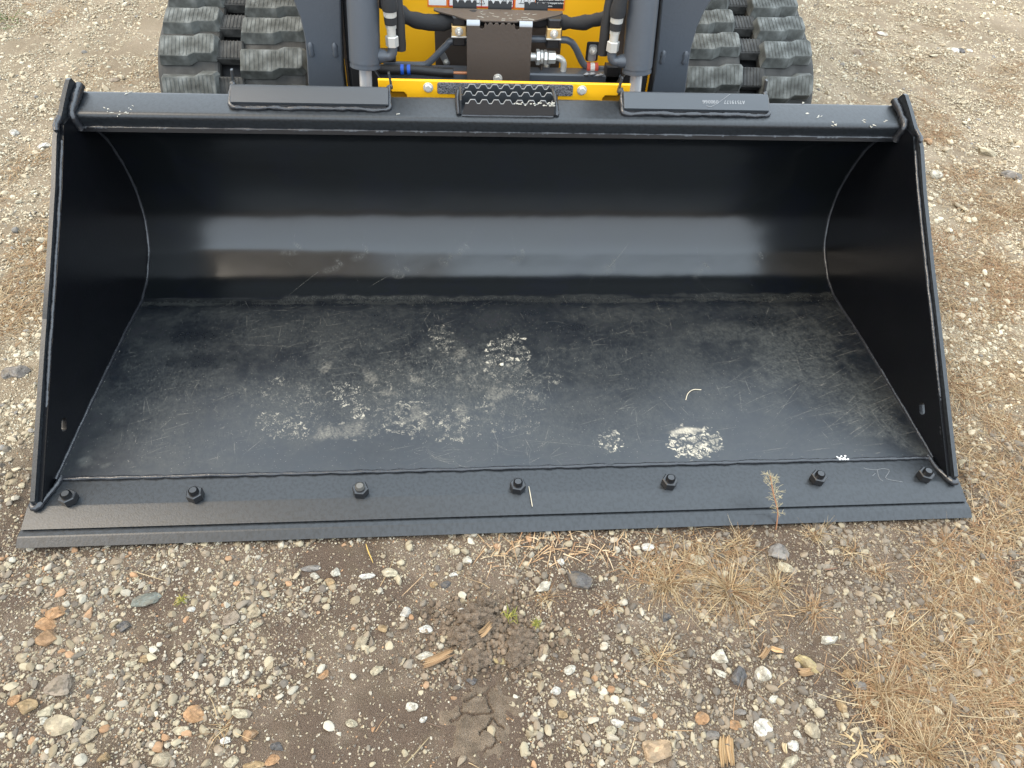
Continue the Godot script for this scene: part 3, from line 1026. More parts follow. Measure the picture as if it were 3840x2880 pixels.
func litter() -> void:
	var wood := Color(0.24, 0.155, 0.085)
	var pal := Color(0.36, 0.28, 0.17)
	stick("wood_splinter", Vector2(-0.212, 0.283), Vector2(-0.145, 0.259), 0.0022, wood, "brown wood splinter lying against the white wedge stone", "wood splinter", 6, 0.012)
	stick("wood_splinter", Vector2(-0.099, 0.235), Vector2(-0.070, 0.211), 0.0020, wood, "short brown wood splinter between two soil clods", "wood splinter", 5, 0.02)
	stick("wood_stake", Vector2(0.354, 0.433), Vector2(0.339, 0.492), 0.0024, Color(0.27, 0.18, 0.095), "split wood stake lying straight at the bottom edge", "wood stake", 8, 0.006)
	stick("wood_splinter", Vector2(0.456, 0.303), Vector2(0.487, 0.279), 0.0018, wood, "forked wood splinter's left arm above the white pitted stone", "wood splinter", 4, 0.012)
	stick("wood_splinter", Vector2(0.485, 0.279), Vector2(0.513, 0.291), 0.0018, Color(0.38, 0.24, 0.12), "right arm of the forked splinter above the white pitted stone", "wood splinter", 4, 0.013)
	stick("wood_chip", Vector2(0.530, 0.327), Vector2(0.563, 0.329), 0.0022, wood, "flat brown wood chip under the yellow tan wedge stone", "wood chip", 5, 0.006)
	stick("wood_chip", Vector2(0.461, 0.452), Vector2(0.455, 0.470), 0.0016, pal, "short pale wood chip above the rough cream stone", "wood chip", 4, 0.005)
	stick("straw_stalk", Vector2(-0.338, 0.014), Vector2(-0.320, 0.061), 0.0013, Color(0.55, 0.38, 0.12), "bright yellow straw stalk on brown dirt close to the blade", "straw stalk")
	stick("straw_stalk", Vector2(-0.235, 0.452), Vector2(-0.193, 0.411), 0.0012, pal, "long pale straw stalk near the bottom edge, left of the mud cracks", "straw stalk")
	stick("straw_stalk", Vector2(-0.811, 0.060), Vector2(-0.737, 0.086), 0.0009, pal, "thin straw stalk on gravel below the blade's left end", "straw stalk")
	stick("twig", Vector2(-0.256, 0.137), Vector2(-0.205, 0.084), 0.0010, Color(0.36, 0.25, 0.15), "thin dry twig left of the broken soil, below the blade", "twig")
	stick("twig", Vector2(-0.20, 0.385), Vector2(-0.165, 0.398), 0.0012, Color(0.16, 0.11, 0.08), "dark twig left of the main mud crack", "twig")
	stick("twig", Vector2(0.668, 0.112), Vector2(0.70, 0.11), 0.0018, Color(0.24, 0.15, 0.10), "short brown twig right of the cream oval stone", "twig")
	stick("straw_stalk", Vector2(0.78, 0.26), Vector2(0.86, 0.215), 0.0009, pal, "single long straw stalk in bare dirt, right side", "straw stalk")
	# curled leaves of dry grass under the middle of the blade
	var mb := MB.new()
	for i in 150:
		var x := lerpf(-0.09, 0.25, rng.randf())
		var z := 0.012 + absf(rng.randfn()) * 0.035
		var t: Array = STRAWS[rng.randi() % 5]
		var a := rng.randf() * TAU
		blade(mb, Vector3(x, gh(x, z) + rng.randf_range(0.002, 0.012), z), Vector3(cos(a), rng.randf_range(-0.05, 0.5), sin(a)), rng.randf_range(0.025, 0.07), rng.randf_range(0.0006, 0.0016), rng.randf_range(0.2, 2.2), Color(t[0], t[1] * 0.96, t[2]) * rng.randf_range(0.8, 1.15), 5)
	for i in 40:
		var x := rng.randf_range(0.58, 0.68)
		var z := rng.randf_range(0.44, 0.50)
		var a := rng.randf() * TAU
		blade(mb, Vector3(x, gh(x, z) + 0.004, z), Vector3(cos(a), rng.randf_range(0.0, 0.8), sin(a)), rng.randf_range(0.02, 0.05), rng.randf_range(0.001, 0.0025), rng.randf_range(0.5, 1.6), Color(0.34, 0.25, 0.14) * rng.randf_range(0.8, 1.2), 5)
	setting("straw_litter_leaves", mb, M.straw, "stuff")
	# stray stalks all over the gravel
	mb = MB.new()
	for i in 420:
		var z := lerpf(0.6, -1.6, pow(rng.randf(), 1.3))
		var x := rng.randf_range(-1.3, 1.7) * (1.0 - z * 0.25)
		if covered(x, z, 0.0) or (x < 0.1 and rng.randf() < 0.7):
			continue
		var a := rng.randf() * TAU
		var t: Array = STRAWS[rng.randi() % 5]
		blade(mb, Vector3(x, gh(x, z) + 0.006, z), Vector3(cos(a), rng.randf_range(0.0, 0.15), sin(a)), rng.randf_range(0.02, 0.09), 0.0007, 0.15, Color(t[0], t[1], t[2]), 4)
	setting("straw_stray_leaves", mb, M.straw, "stuff")
	weed()
	sprig(-0.032, 0.190, 0.016, "small yellow green sprig beside the upper soil clod")
	sprig(0.019, 0.209, 0.012, "tiny bright green sprig right of the yellow green one")
	sprig(-0.697, 0.130, 0.012, "tiny mossy sprig right of the broad grey green flat rock")
	var g := MB.new()
	for i in 60:
		var a := rng.randf() * TAU
		blade(g, Vector3(rng.randfn() * 0.05, 0, rng.randfn() * 0.05), Vector3(cos(a), rng.randf_range(0.5, 2.0), sin(a)), rng.randf_range(0.05, 0.12), 0.0025, 0.9, Color(0.06, 0.10, 0.025) * rng.randf_range(0.8, 1.3))
	single("green_grass_tuft", g, M.straw, Vector3(-2.36, gh(-2.36, -2.93), -2.93), "green grass tuft far off at the top left corner", "grass tuft")
	# bits lying on the bucket
	var c := MB.new()
	c.tint = Color(0.50, 0.44, 0.33)
	var pts := curve([Vector3(-0.028, 0.0, 0.02), Vector3(-0.018, 0.003, 0.0), Vector3(0.0, 0.002, -0.014), Vector3(0.022, 0.0, -0.015)], 0.004)
	c.tube(pts, PackedFloat32Array([0.0011]), 6)
	single("straw_curl", c, M.straw, Vector3(0.483, 0.0385, -0.371), "pale curled straw lying on the bucket floor", "straw")
	c = MB.new()
	c.tint = Color(0.50, 0.44, 0.33)
	c.tube(curve([Vector3(0, 0, -0.02), Vector3(0.001, 0.004, 0.0), Vector3(0.0045, -0.006, 0.03)], 0.004), PackedFloat32Array([0.0009]), 6)
	single("straw_curl", c, M.straw, Vector3(0.026, 0.0345, -0.078), "short straw lying beside the middle bolt of the blade", "straw")
	single("stone", rock(777, 2, 8, 0.6), mat(0.45, 0.42, 0.34, 0.9), Vector3(-0.015, 0.041, -0.487), "tiny white pebble lying loose on the bucket floor", "stone").scale = Vector3.ONE * 0.012

func sprig(x: float, z: float, r: float, label: String) -> void:
	var mb := MB.new()
	for i in 26:
		var a := rng.randf() * TAU
		var c := Color(0.115, 0.115, 0.025) if rng.randf() < 0.7 else Color(0.21, 0.175, 0.05)
		blade(mb, Vector3(rng.randfn(), 0, rng.randfn()) * r * 0.3, Vector3(cos(a), rng.randf_range(0.2, 1.5), sin(a)), r * rng.randf_range(0.5, 1.2), 0.0016, 1.0, c * rng.randf_range(0.8, 1.3), 3)
	single("green_sprig", mb, M.straw, Vector3(x, gh(x, z) + 0.012, z), label, "sprig")

func weed() -> void:
	var at := Vector3(0.594, -0.014, 0.006)
	var o := thing("dry_weed", "dry branching weed with a bare red stem standing in front of the blade", "weed", at)
	var stem := MB.new()
	var tip := Vector3(0.550, 0.128, -0.045)
	var p := curve([at, at.lerp(tip, 0.35) + Vector3(0.006, 0.004, 0.004), at.lerp(tip, 0.7) + Vector3(0.003, 0.0, 0.0), tip], 0.005)
	stem.tint = Color(0.30, 0.15, 0.085)
	stem.tube(p, PackedFloat32Array([0.0016, 0.0015]), 6)
	part("stem", stem, M.straw, o)
	var br := MB.new()
	var k := p.size()
	for i in range(int(k * 0.34), k):
		for s in 2:
			var a := rng.randf() * TAU
			var up: Vector3 = (tip - at).normalized()
			var f := 1.0 - float(i - k * 0.34) / (k * 0.66)
			var d := (up * rng.randf_range(0.3, 0.8) + Vector3(cos(a), rng.randf_range(-0.1, 0.3), sin(a))).normalized()
			var len := rng.randf_range(0.014, 0.026) * (0.55 + 0.6 * sin(PI * clampf(f * 1.1, 0.0, 1.0)))
			br.tint = Color(0.33, 0.29, 0.19) * rng.randf_range(0.8, 1.2)
			var e: Vector3 = p[i] + d * len
			br.tube(PackedVector3Array([p[i], p[i] + d * len * 0.5 + Vector3.UP * 0.001, e]), PackedFloat32Array([0.0006, 0.0005, 0.0003]), 4)
			for q in 4:
				var d2 := (d + Vector3(rng.randfn(), rng.randfn(), rng.randfn()) * 0.7).normalized()
				var b: Vector3 = p[i] + d * len * rng.randf_range(0.35, 1.0)
				br.tube(PackedVector3Array([b, b + d2 * 0.004, b + d2 * rng.randf_range(0.006, 0.011)]), PackedFloat32Array([0.0004, 0.0005, 0.0003]), 4)
	part("branch", br, M.straw, o)

# ---- the bucket --------------------------------------------------------
# inner face of the shell from the floor's front edge up the back to the lip, as (z, y)
func shell_profile() -> PackedVector2Array:
	var p := [Vector2(-0.150, 0.0365), Vector2(-0.40, 0.038), Vector2(-0.635, 0.035), Vector2(-0.775, 0.0285), Vector2(-0.842, 0.043), Vector2(-0.892, 0.074), Vector2(-0.930, 0.1000), Vector2(-0.972, 0.175), Vector2(-0.983, 0.258), Vector2(-0.972, 0.337), Vector2(-0.944, 0.425), Vector2(-0.905, 0.478), Vector2(-0.858, 0.503), Vector2(-0.832, 0.507)]
	var out := PackedVector2Array([p[0]])
	for i in range(1, p.size() - 1):
		var r := 0.42 if i > 3 else 0.12
		var a: Vector2 = p[i].lerp(p[i - 1], r)
		var b: Vector2 = p[i].lerp(p[i + 1], r)
		var lo := a.distance_to(out[out.size() - 1])
		var m := maxi(1, int(lo / 0.02))
		var from := out[out.size() - 1]
		for k in range(1, m + 1):
			out.append(from.lerp(a, float(k) / m))
		for k in range(1, 6):
			var t := k / 5.0
			out.append(a.lerp(p[i], t).lerp(p[i].lerp(b, t), t))
	out.append(p[p.size() - 1])
	return out

const HALF := 1.030   # half the inner width

func bucket() -> void:
	var o := thing("loader_bucket", "wide black steel loader bucket lying open on the gravel in front of the loader", "bucket")
	# shell
	var pr := shell_profile()
	var k := pr.size()
	var s := PackedFloat32Array([0.0])
	for i in range(1, k):
		s.append(s[i - 1] + pr[i].distance_to(pr[i - 1]))
	shell_length = s[k - 1]
	var cols := 60
	var mb := MB.new()
	var back := MB.new()
	var pos := []
	var wav := FastNoiseLite.new()
	wav.frequency = 1.6
	wav.seed = 3
	for i in k:
		var t: Vector2 = (pr[mini(i + 1, k - 1)] - pr[maxi(i - 1, 0)]).normalized()
		var nn := Vector2(-t.y, t.x)
		if nn.dot(Vector2(-0.4, 0.4) - pr[i]) < 0.0:
			nn = -nn
		var row := []
		for c in cols + 1:
			var x := lerpf(-HALF, HALF, float(c) / cols)
			var e: float = wav.get_noise_2d(x, s[i]) * 0.0035 * smoothstep(0.0, 0.1, s[i])
			var q := pr[i] + nn * e
			row.append([Vector3(x, q.y, q.x), nn])
		pos.append(row)
	for i in k - 1:
		for c in cols:
			var q := []
			for d in [[i, c], [i + 1, c], [i + 1, c + 1], [i, c + 1]]:
				var a: Vector3 = pos[d[0]][mini(d[1] + 1, cols)][0] - pos[d[0]][maxi(d[1] - 1, 0)][0]
				var b: Vector3 = pos[mini(d[0] + 1, k - 1)][d[1]][0] - pos[maxi(d[0] - 1, 0)][d[1]][0]
				q.append([pos[d[0]][d[1]][0], a.cross(b).normalized() * -1.0 if a.cross(b).dot(Vector3(0, pos[d[0]][d[1]][1].y, pos[d[0]][d[1]][1].x)) < 0.0 else a.cross(b).normalized(), Vector2(float(d[1]) / cols, s[d[0]] / shell_length)])
			for t in [[0, 1, 2], [0, 2, 3]]:
				mb.trin(q[t[0]][0], q[t[1]][0], q[t[2]][0], q[t[0]][1], q[t[1]][1], q[t[2]][1])
				for e in 3:
					mb.u[mb.u.size() - 3 + e] = q[t[e]][2]
	var out := PackedVector2Array()
	for i in k:
		var n3: Vector2 = pos[i][0][1]
		out.append(pr[i] - n3 * 0.009)
	for i in k - 1:
		var a := Vector3(-HALF, out[i].y, out[i].x)
		var b := Vector3(-HALF, out[i + 1].y, out[i + 1].x)
		back.quad(a, a + Vector3(2 * HALF, 0, 0), b + Vector3(2 * HALF, 0, 0), b)
	for i in [0, k - 1]:
		var a := Vector3(-HALF, out[i].y, out[i].x)
		var b: Vector3 = pos[i][0][0]
		back.quad(a, b, Vector3(HALF, b.y, b.z), Vector3(HALF, a.y, a.z))
	part("shell", mb, floor_material(), o)
	part("shell_back", back, M.paint, o)
	# cutting edge: a bevelled base plate and the blade bolted under it
	var e := MB.new()
	extx(e, pv([Vector2(-0.036, 0.0165), Vector2(-0.033, 0.019), Vector2(-0.0795, 0.0312), Vector2(-0.083, 0.0318), Vector2(-0.26, 0.0318), Vector2(-0.26, 0.0165)]), -1.064, 1.064, 0.0012, 8.0)
	part("base_edge", e, M.plate, o)
	e = MB.new()
	extx(e, pv([Vector2(0.0, 0.0), Vector2(0.0015, 0.003), Vector2(-0.0165, 0.0132), Vector2(-0.020, 0.0142), Vector2(-0.20, 0.0142), Vector2(-0.20, 0.0)]), -1.067, 1.067, 0.001, 8.0)
	part("cutting_blade", e, M.plate, o)
	for x in [-0.979, -0.7127, -0.3537, 0.0, 0.3537, 0.7127, 0.979]:
		var at := Transform3D(Basis(Vector3.UP, rng.randf() * TAU) * Basis(Vector3(1, 0, 0), Vector3(0, 0, -1), Vector3(0, 1, 0)), Vector3(x, 0.0316, -0.0955))
		var w := MB.new()
		w.ngon(6, 0.0185, 0.0004, 0.0205, at, 0.0018)
		var nut := part("bolt", w, M.bolt, o)
		w = MB.new()
		var pts := PackedVector3Array()
		var rad := PackedFloat32Array()
		for i in 9:
			pts.append(at * Vector3(0, 0, 0.0190 + i * 0.0012))
			rad.append((0.0108 if i % 2 == 0 else 0.0100) if i < 7 else (0.0096 if i == 7 else 0.0075))
		w.tube(pts, rad, 18)
		part("thread_end", w, M.scuffed if absf(x + 0.3537) < 0.01 else M.bolt, nut)
	# side plates, each with a slot, doubled along the front by an outer strip
	for sd in [-1, 1]:
		side_plate(o, sd)
	# top tube
	var t := MB.new()
	var c := [Vector2(-0.832, 0.549), Vector2(-0.923, 0.568), Vector2(-0.935, 0.512), Vector2(-0.843, 0.500)]
	t_corners = rounded(c, 0.014)
	extx(t, t_corners, -1.026, 1.026, 0.0, 40.0)
	part("top_tube", t, tube_material(), o)
	# paint chips and scuffs on the tube
	var chip := MB.new()
	for q in [[-0.959, -0.854], [-0.921, -0.836], [-0.920, -0.915], [-0.903, -0.859], [-0.909, -0.842], [-0.948, -0.841], [0.783, -0.915], [0.780, -0.874], [0.811, -0.867], [0.947, -0.838], [0.837, -0.839], [0.851, -0.836], [0.926, -0.853], [0.989, -0.848], [-0.264, -0.850]]:
		for i in 3:
			var x: float = q[0] + rng.randfn() * 0.004
			var z: float = q[1] + rng.randfn() * 0.003
			var y := 0.5490 + (-0.832 - z) * 0.209 + 0.0002
			if z > -0.847:
				y -= (z + 0.847) * (z + 0.847) * 20.0
			var l := rng.randf_range(0.0015, 0.006)
			var d := Vector3(cos(0.9 * rng.randfn()), 0, sin(0.9 * rng.randfn())) * l
			chip.tube(PackedVector3Array([Vector3(x, y, z) - d, Vector3(x, y, z), Vector3(x, y, z) + d]), PackedFloat32Array([0.0003, rng.randf_range(0.0007, 0.002), 0.0003]), 5)
	var flakes := part("paint_chips", chip, M.worn, o)
	flakes.set_meta("kind", "stuff")
	# weld beads
	var w := MB.new()
	bead(w, [Vector3(-1.02, 0.513, -0.8385), Vector3(-0.3, 0.5125, -0.8385), Vector3(0.4, 0.5125, -0.8385), Vector3(1.02, 0.513, -0.8385)], 0.0052, 0.3, 0.001)
	part("weld_bead", w, M.weld, o)
	w = MB.new()
	bead(w, [Vector3(-1.02, 0.0345, -0.152), Vector3(-0.3, 0.0345, -0.151), Vector3(0.3, 0.0345, -0.152), Vector3(1.02, 0.0345, -0.151)], 0.0044, 0.5, 0.0012)
	part("weld_bead", w, M.weld, o)
	hitch_lips(o)
	grab_step(o)
	scratched_mark(o)

var shell_length := 1.0
var t_corners: PackedVector2Array

func rounded(c: Array, r: float, n := 6) -> PackedVector2Array:
	var out := PackedVector2Array()
	for i in c.size():
		var a: Vector2 = c[i] + (c[(i + c.size() - 1) % c.size()] - c[i]).limit_length(r)
		var b: Vector2 = c[i] + (c[(i + 1) % c.size()] - c[i]).limit_length(r)
		for k in n + 1:
			var t := float(k) / n
			out.append(a.lerp(c[i], t).lerp(c[i].lerp(b, t), t))
	return out

func side_plate(o: Node3D, sd: int) -> void:
	var full := [Vector2(-0.080, 0.055), Vector2(-0.329, 0.232), Vector2(-0.5, 0.352), Vector2(-0.655, 0.464), Vector2(-0.747, 0.538), Vector2(-0.812, 0.565), Vector2(-0.853, 0.584), Vector2(-0.898, 0.602), Vector2(-0.908, 0.601), Vector2(-0.917, 0.588), Vector2(-0.930, 0.560), Vector2(-0.958, 0.42), Vector2(-0.996, 0.30), Vector2(-0.996, 0.23), Vector2(-0.98, 0.155), Vector2(-0.94, 0.085), Vector2(-0.87, 0.030), Vector2(-0.78, 0.012), Vector2(-0.3, 0.014), Vector2(-0.11, 0.033), Vector2(-0.080, 0.035)]
	var lo := 1.037
	var hi := 1.047
	var plate := CSGPolygon3D.new()
	var inner := []
	for p in full:
		inner.append(p)
	# the inner plate stops a finger short of the outer strip's front edge
	var dirn := Vector2(0.83, -0.55)
	for i in 9:
		inner[i] = full[i] - Vector2(0.55, 0.83) * (0.012 if i < 5 else 0.004)
	var low := []
	for i in inner.size():
		if i < 5:
			low.append(inner[i])
		elif i == 5:
			low.append(Vector2(-0.778, 0.549))
			low.append(Vector2(-0.932, 0.549))
		elif i > 10:
			low.append(inner[i])
	inner = low
	var pin := MB.new()
	slotted(pin, inner, Vector2(-0.263, 0.0905), 1.0285, lo, sd)
	var a := part("side_plate", pin, M.cheek, o)
	var w := MB.new()
	slotted(w, full, Vector2(-0.263, 0.0905), lo + 0.0004, hi, sd)
	part("outer_strip", w, M.plate, a)
	plate.free()
	# weld along the inner plate's front edge, then round the shell, then at the tube
	var b := MB.new()
	var x := sd * (lo - 0.0035)
	bead(b, [Vector3(x, 0.050, -0.105), Vector3(x, 0.105, -0.183), Vector3(x, 0.222, -0.337), Vector3(x, 0.342, -0.508), Vector3(x, 0.452, -0.66), Vector3(x, 0.524, -0.752)], 0.0042, 0.4, 0.001)
	part("weld_bead", b, M.weld, a)
	b = MB.new()
	x = sd * 1.0275
	var path := []
	var pr := shell_profile()
	for i in range(0, pr.size(), 3):
		if pr[i].y < 0.5:
			path.append(Vector3(x, pr[i].y + 0.001, pr[i].x + 0.001))
	bead(b, path, 0.0045, 0.35, 0.001)
	part("weld_bead", b, M.weld, a)
	b = MB.new()
	bead(b, [Vector3(sd * 1.030, 0.578, -0.921), Vector3(sd * 1.029, 0.572, -0.89), Vector3(sd * 1.029, 0.558, -0.845), Vector3(sd * 1.028, 0.545, -0.828), Vector3(sd * 1.027, 0.522, -0.834), Vector3(sd * 1.026, 0.508, -0.834)], 0.0092, 0.4, 0.002)
	part("weld_bead", b, M.weld, a)
	b = MB.new()
	bead(b, [Vector3(sd * 1.038, 0.560, -0.795), Vector3(sd * 1.041, 0.552, -0.772), Vector3(sd * 1.038, 0.545, -0.757)], 0.0058, 0.6, 0.002)
	part("weld_bead", b, M.weld, a)
	b = MB.new()
	bead(b, [Vector3(sd * 1.020, 0.034, -0.16), Vector3(sd * 1.025, 0.036, -0.115), Vector3(sd * 1.040, 0.037, -0.075), Vector3(sd * 1.052, 0.038, -0.085)], 0.0068, 0.45, 0.002)
	part("weld_bead", b, M.weld, a)

# a plate in the (z, y) plane with a slanted slot through it, from |x| = x0 to x1 on one side
func slotted(mb: MB, outline: Array, at: Vector2, x0: float, x1: float, sd: int) -> void:
	var slot := PackedVector2Array()
	for i in 20:
		var p := Vector2.from_angle(TAU * i / 20.0) * 0.0105
		p.x += 0.006 * signf(p.x)
		slot.append(p.rotated(-0.65) + at)
	# cut in two along a line through the slot so that no polygon has a hole
	var poly := PackedVector2Array(outline)
	var dir := Vector2.from_angle(2.2)
	var n := dir.orthogonal()
	for h in [-1.0, 1.0]:
		var half := PackedVector2Array([at + dir * 3.0, at - dir * 3.0, at - dir * 3.0 + n * h * 5.0, at + dir * 3.0 + n * h * 5.0])
		for piece in Geometry2D.intersect_polygons(poly, half):
			for q in Geometry2D.clip_polygons(piece, slot):
				if not Geometry2D.is_polygon_clockwise(q):
					if sd > 0:
						extx(mb, q, x0, x1, 0.0, 20.0)
					else:
						extx(mb, q, -x1, -x0, 0.0, 20.0)

# the two lips on the tube that the coupler hooks under
func hitch_lips(o: Node3D) -> void:
	for sd in [-1, 1]:
		var x0: float = 0.295 if sd > 0 else -0.668
		var x1: float = 0.672 if sd > 0 else -0.292
		var b := MB.new()
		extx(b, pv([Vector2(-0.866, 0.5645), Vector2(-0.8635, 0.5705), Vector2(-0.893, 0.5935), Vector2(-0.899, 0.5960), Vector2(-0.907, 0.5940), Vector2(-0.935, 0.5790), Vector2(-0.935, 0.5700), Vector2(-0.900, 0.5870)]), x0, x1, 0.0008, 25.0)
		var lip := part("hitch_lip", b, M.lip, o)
		var w := MB.new()
		extx(w, pv([Vector2(-0.862, 0.553), Vector2(-0.864, 0.564), Vector2(-0.905, 0.585), Vector2(-0.93, 0.566)]), x0 + 0.006, x1 - 0.006, 0.0, 10.0)
		part("web", w, M.paint, lip)
		w = MB.new()
		bead(w, [Vector3(x0 + 0.001, 0.590, -0.92), Vector3(x0 - 0.002, 0.572, -0.885), Vector3(x0 + 0.006, 0.558, -0.862), Vector3(x0 + 0.08, 0.5585, -0.861), Vector3(x0 + 0.2, 0.5585, -0.861), Vector3(x1 - 0.08, 0.5585, -0.861), Vector3(x1 - 0.006, 0.558, -0.862), Vector3(x1 + 0.002, 0.572, -0.885), Vector3(x1 - 0.001, 0.590, -0.92)], 0.0055, 0.6, 0.0025)
		part("weld_bead", w, M.weld, lip)
		w = MB.new()
		for x in [x0 - 0.003, x1 + 0.003]:
			var out: float = -1.0 if x < (x0 + x1) / 2 else 1.0
			w.box(Vector3(0.005, 0.040, 0.012), Transform3D(Basis(Vector3(0, 0, 1), out * 0.12), Vector3(x, 0.598, -0.935)), 0.001)
			bead(w, [Vector3(x - 0.004, 0.588, -0.925), Vector3(x + 0.004, 0.586, -0.92)], 0.008, 0.6, 0.002)
		part("end_tab", w, M.edge, lip)
	# number scribed on the right lip, upside down
	var tm := TextMesh.new()
	tm.text = "AT519177  090066"
	tm.font = SystemFont.new()
	tm.font.font_names = PackedStringArray(["Droid Sans Mono"])
	tm.font_size = 16
	tm.pixel_size = 0.00072
	tm.depth = 0.0003
	var n := MeshInstance3D.new()
	n.name = "scribed_number"
	n.mesh = tm
	n.material_override = mat(0.30, 0.31, 0.32, 0.6)
	var up := Vector3(0, 0.5935 - 0.5705, -0.893 + 0.8635).normalized()
	n.transform = Transform3D(Basis(Vector3.LEFT, -up, Vector3.LEFT.cross(-up)), Vector3(0.553, 0.5836, -0.8795))
	o.get_node("hitch_lip2" if o.has_node("hitch_lip2") else "hitch_lip").add_child(n)
	var st := MB.new()
	var f := func(u: float, q: float) -> Vector3: return Vector3(0.553 + u, 0.5708, -0.8632) + up * q + Vector3(0, 0.0004, 0.0002)
	st.tube(curve([f.call(-0.045, 0.010), f.call(-0.035, 0.007), f.call(-0.015, 0.018), f.call(0.018, 0.042)], 0.005), PackedFloat32Array([0.0005]), 4)
	part("scribed_stroke", st, mat(0.30, 0.31, 0.32, 0.6), o.get_node("hitch_lip2" if o.has_node("hitch_lip2") else "hitch_lip"))

func teeth(z0: float, z1: float, low: float, high: float, x0: float, x1: float, n: int, phase := 0.0) -> MB:
	var mb := MB.new()
	var p := PackedVector2Array([Vector2(x0, low)])
	var pitch := (x1 - x0) / n
	for i in n:
		var a := x0 + (i + phase) * pitch
		for q in [[0.0, 0.0], [0.24, 0.0], [0.44, 0.0095], [0.80, 0.0095], [0.999, 0.0]]:
			var x: float = a + q[0] * pitch
			if x >= x0 and x <= x1:
				p.append(Vector2(x, high - 0.0095 + q[1]))
	p.append(Vector2(x1, high - 0.0095))
	p.append(Vector2(x1, low))
	mb.extr(p, z0, z1, Transform3D.IDENTITY, 0.0004)
	return mb

# the serrated step on the tube
func grab_step(o: Node3D) -> void:
	var b := MB.new()
	var t := 0.0045
	var p := PackedVector2Array()
	for c in rounded([Vector2(-0.117, 0.930), Vector2(-0.117, 0.848), Vector2(0.119, 0.848), Vector2(0.119, 0.930)], 0.010):
		p.append(c)
	var frame := MB.new()
	for sd in [-1, 1]:
		frame.box(Vector3(t, 0.036, 0.078), Transform3D(Basis.IDENTITY, Vector3(0.001 + sd * 0.1165, 0.573, -0.888)), 0.0012)
	var s := part("grab_step", frame, M.edge, o)
	part("tread_bar", teeth(-0.8525, -0.848, 0.549, 0.592, -0.114, 0.116, 8, 0.35), step_front(), s)
	part("tread_bar", teeth(-0.893, -0.889, 0.556, 0.5935, -0.114, 0.116, 8, 0.0), M.edge, s)
	part("tread_bar", teeth(-0.932, -0.928, 0.562, 0.5945, -0.114, 0.116, 8, 0.35), M.edge, s)
	for q in [[-0.8500, 0.592, 0.35], [-0.891, 0.5935, 0.0], [-0.930, 0.5945, 0.35]]:
		var pts := PackedVector3Array()
		for i in 8:
			for t2 in [[0.0, 0.0], [0.24, 0.0], [0.44, 0.0095], [0.80, 0.0095], [0.97, 0.0]]:
				var x: float = -0.114 + (i + q[2] + t2[0]) * 0.02875
				if x > -0.114 and x < 0.116:
					pts.append(Vector3(x, q[1] - 0.0095 + t2[1], q[0]))
		var eb := MB.new()
		eb.tube(pts, PackedFloat32Array([0.0017]), 5)
		part("worn_tooth_edge", eb, M.toothedge, s)
	var w := MB.new()
	for sd in [-1, 1]:
		bead(w, [Vector3(0.001 + sd * 0.121, 0.582, -0.922), Vector3(0.001 + sd * 0.123, 0.570, -0.885), Vector3(0.001 + sd * 0.122, 0.555, -0.848)], 0.0068, 0.4, 0.002)
	bead(w, [Vector3(-0.113, 0.5525, -0.8475), Vector3(0.115, 0.5525, -0.8475)], 0.003, 0.3, 0.0006)
	part("weld_bead", w, M.weld, s)
	w = MB.new()
	for i in 34:
		var x := 0.015 + rng.randf() * 0.1
		if rng.randf() < 0.3:
			x = 0.108 + rng.randf() * 0.008
		var r := rng.randf_range(0.0012, 0.0032)
		var q := Vector3(x, rng.randf_range(0.581, 0.591), -0.8472 + rng.randf() * 0.001)
		w.tube(PackedVector3Array([q - Vector3(r, 0, 0), q, q + Vector3(r, 0.0005, 0)]), PackedFloat32Array([r * 0.3, r * 0.8, r * 0.2]), 6)
	part("dried_mud", w, M.worn, s)

func step_front() -> StandardMaterial3D:
	return mat(0.032, 0.030, 0.030, 0.4)

# initials scratched into the base edge
func scratched_mark(o: Node3D) -> void:
	var mb := MB.new()
	var f := func(a: float, b: float) -> Vector3:
		# a runs right, b towards the back, in the zoomed photograph's proportions
		return Vector3(0.873 + a, 0.0322, -0.108 - b)
	mb.tube(curve([f.call(-0.030, 0.020), f.call(-0.022, 0.016), f.call(0.0, 0.013), f.call(0.016, 0.016), f.call(0.030, 0.012), f.call(0.026, 0.004), f.call(0.012, -0.010), f.call(0.018, -0.016), f.call(0.032, -0.020), f.call(0.048, -0.024)], 0.004), PackedFloat32Array([0.00045]), 4)
	mb.tube(curve([f.call(0.002, 0.013), f.call(-0.002, 0.002), f.call(-0.004, -0.012), f.call(0.001, -0.020)], 0.004), PackedFloat32Array([0.00045]), 4)
	mb.tube(curve([f.call(-0.018, -0.004), f.call(-0.008, 0.003)], 0.004), PackedFloat32Array([0.0004]), 4)
	part("scratched_letters", mb, mat(0.20, 0.205, 0.21, 0.6), o)
	var w := MB.new()
	for i in 16:
		var r := rng.randf_range(0.0015, 0.0035)
		var q := Vector3(0.80 + rng.randfn() * 0.009, 0.0385, -0.151 + rng.randfn() * 0.0025)
		w.tube(PackedVector3Array([q - Vector3(r, 0, 0), q, q + Vector3(r, 0, 0)]), PackedFloat32Array([r * 0.3, r, r * 0.3]), 6)
	part("white_crumbs", w, M.white, o)

func tube_material() -> StandardMaterial3D:
	return M.plate

# ---- wear on the bucket's inside --------------------------------------
const TW := 1800
const TH := 1150
var film := PackedFloat32Array()   # grey brown dust
var mud := PackedFloat32Array()    # pale dried mud
var gloss := PackedFloat32Array()  # rubbed or wet: darker and smoother

func fx(x: float) -> float:
	return (x + HALF) / (2.0 * HALF) * TW

func fz(z: float) -> float:
	return (-0.150 - z) / shell_length * TH

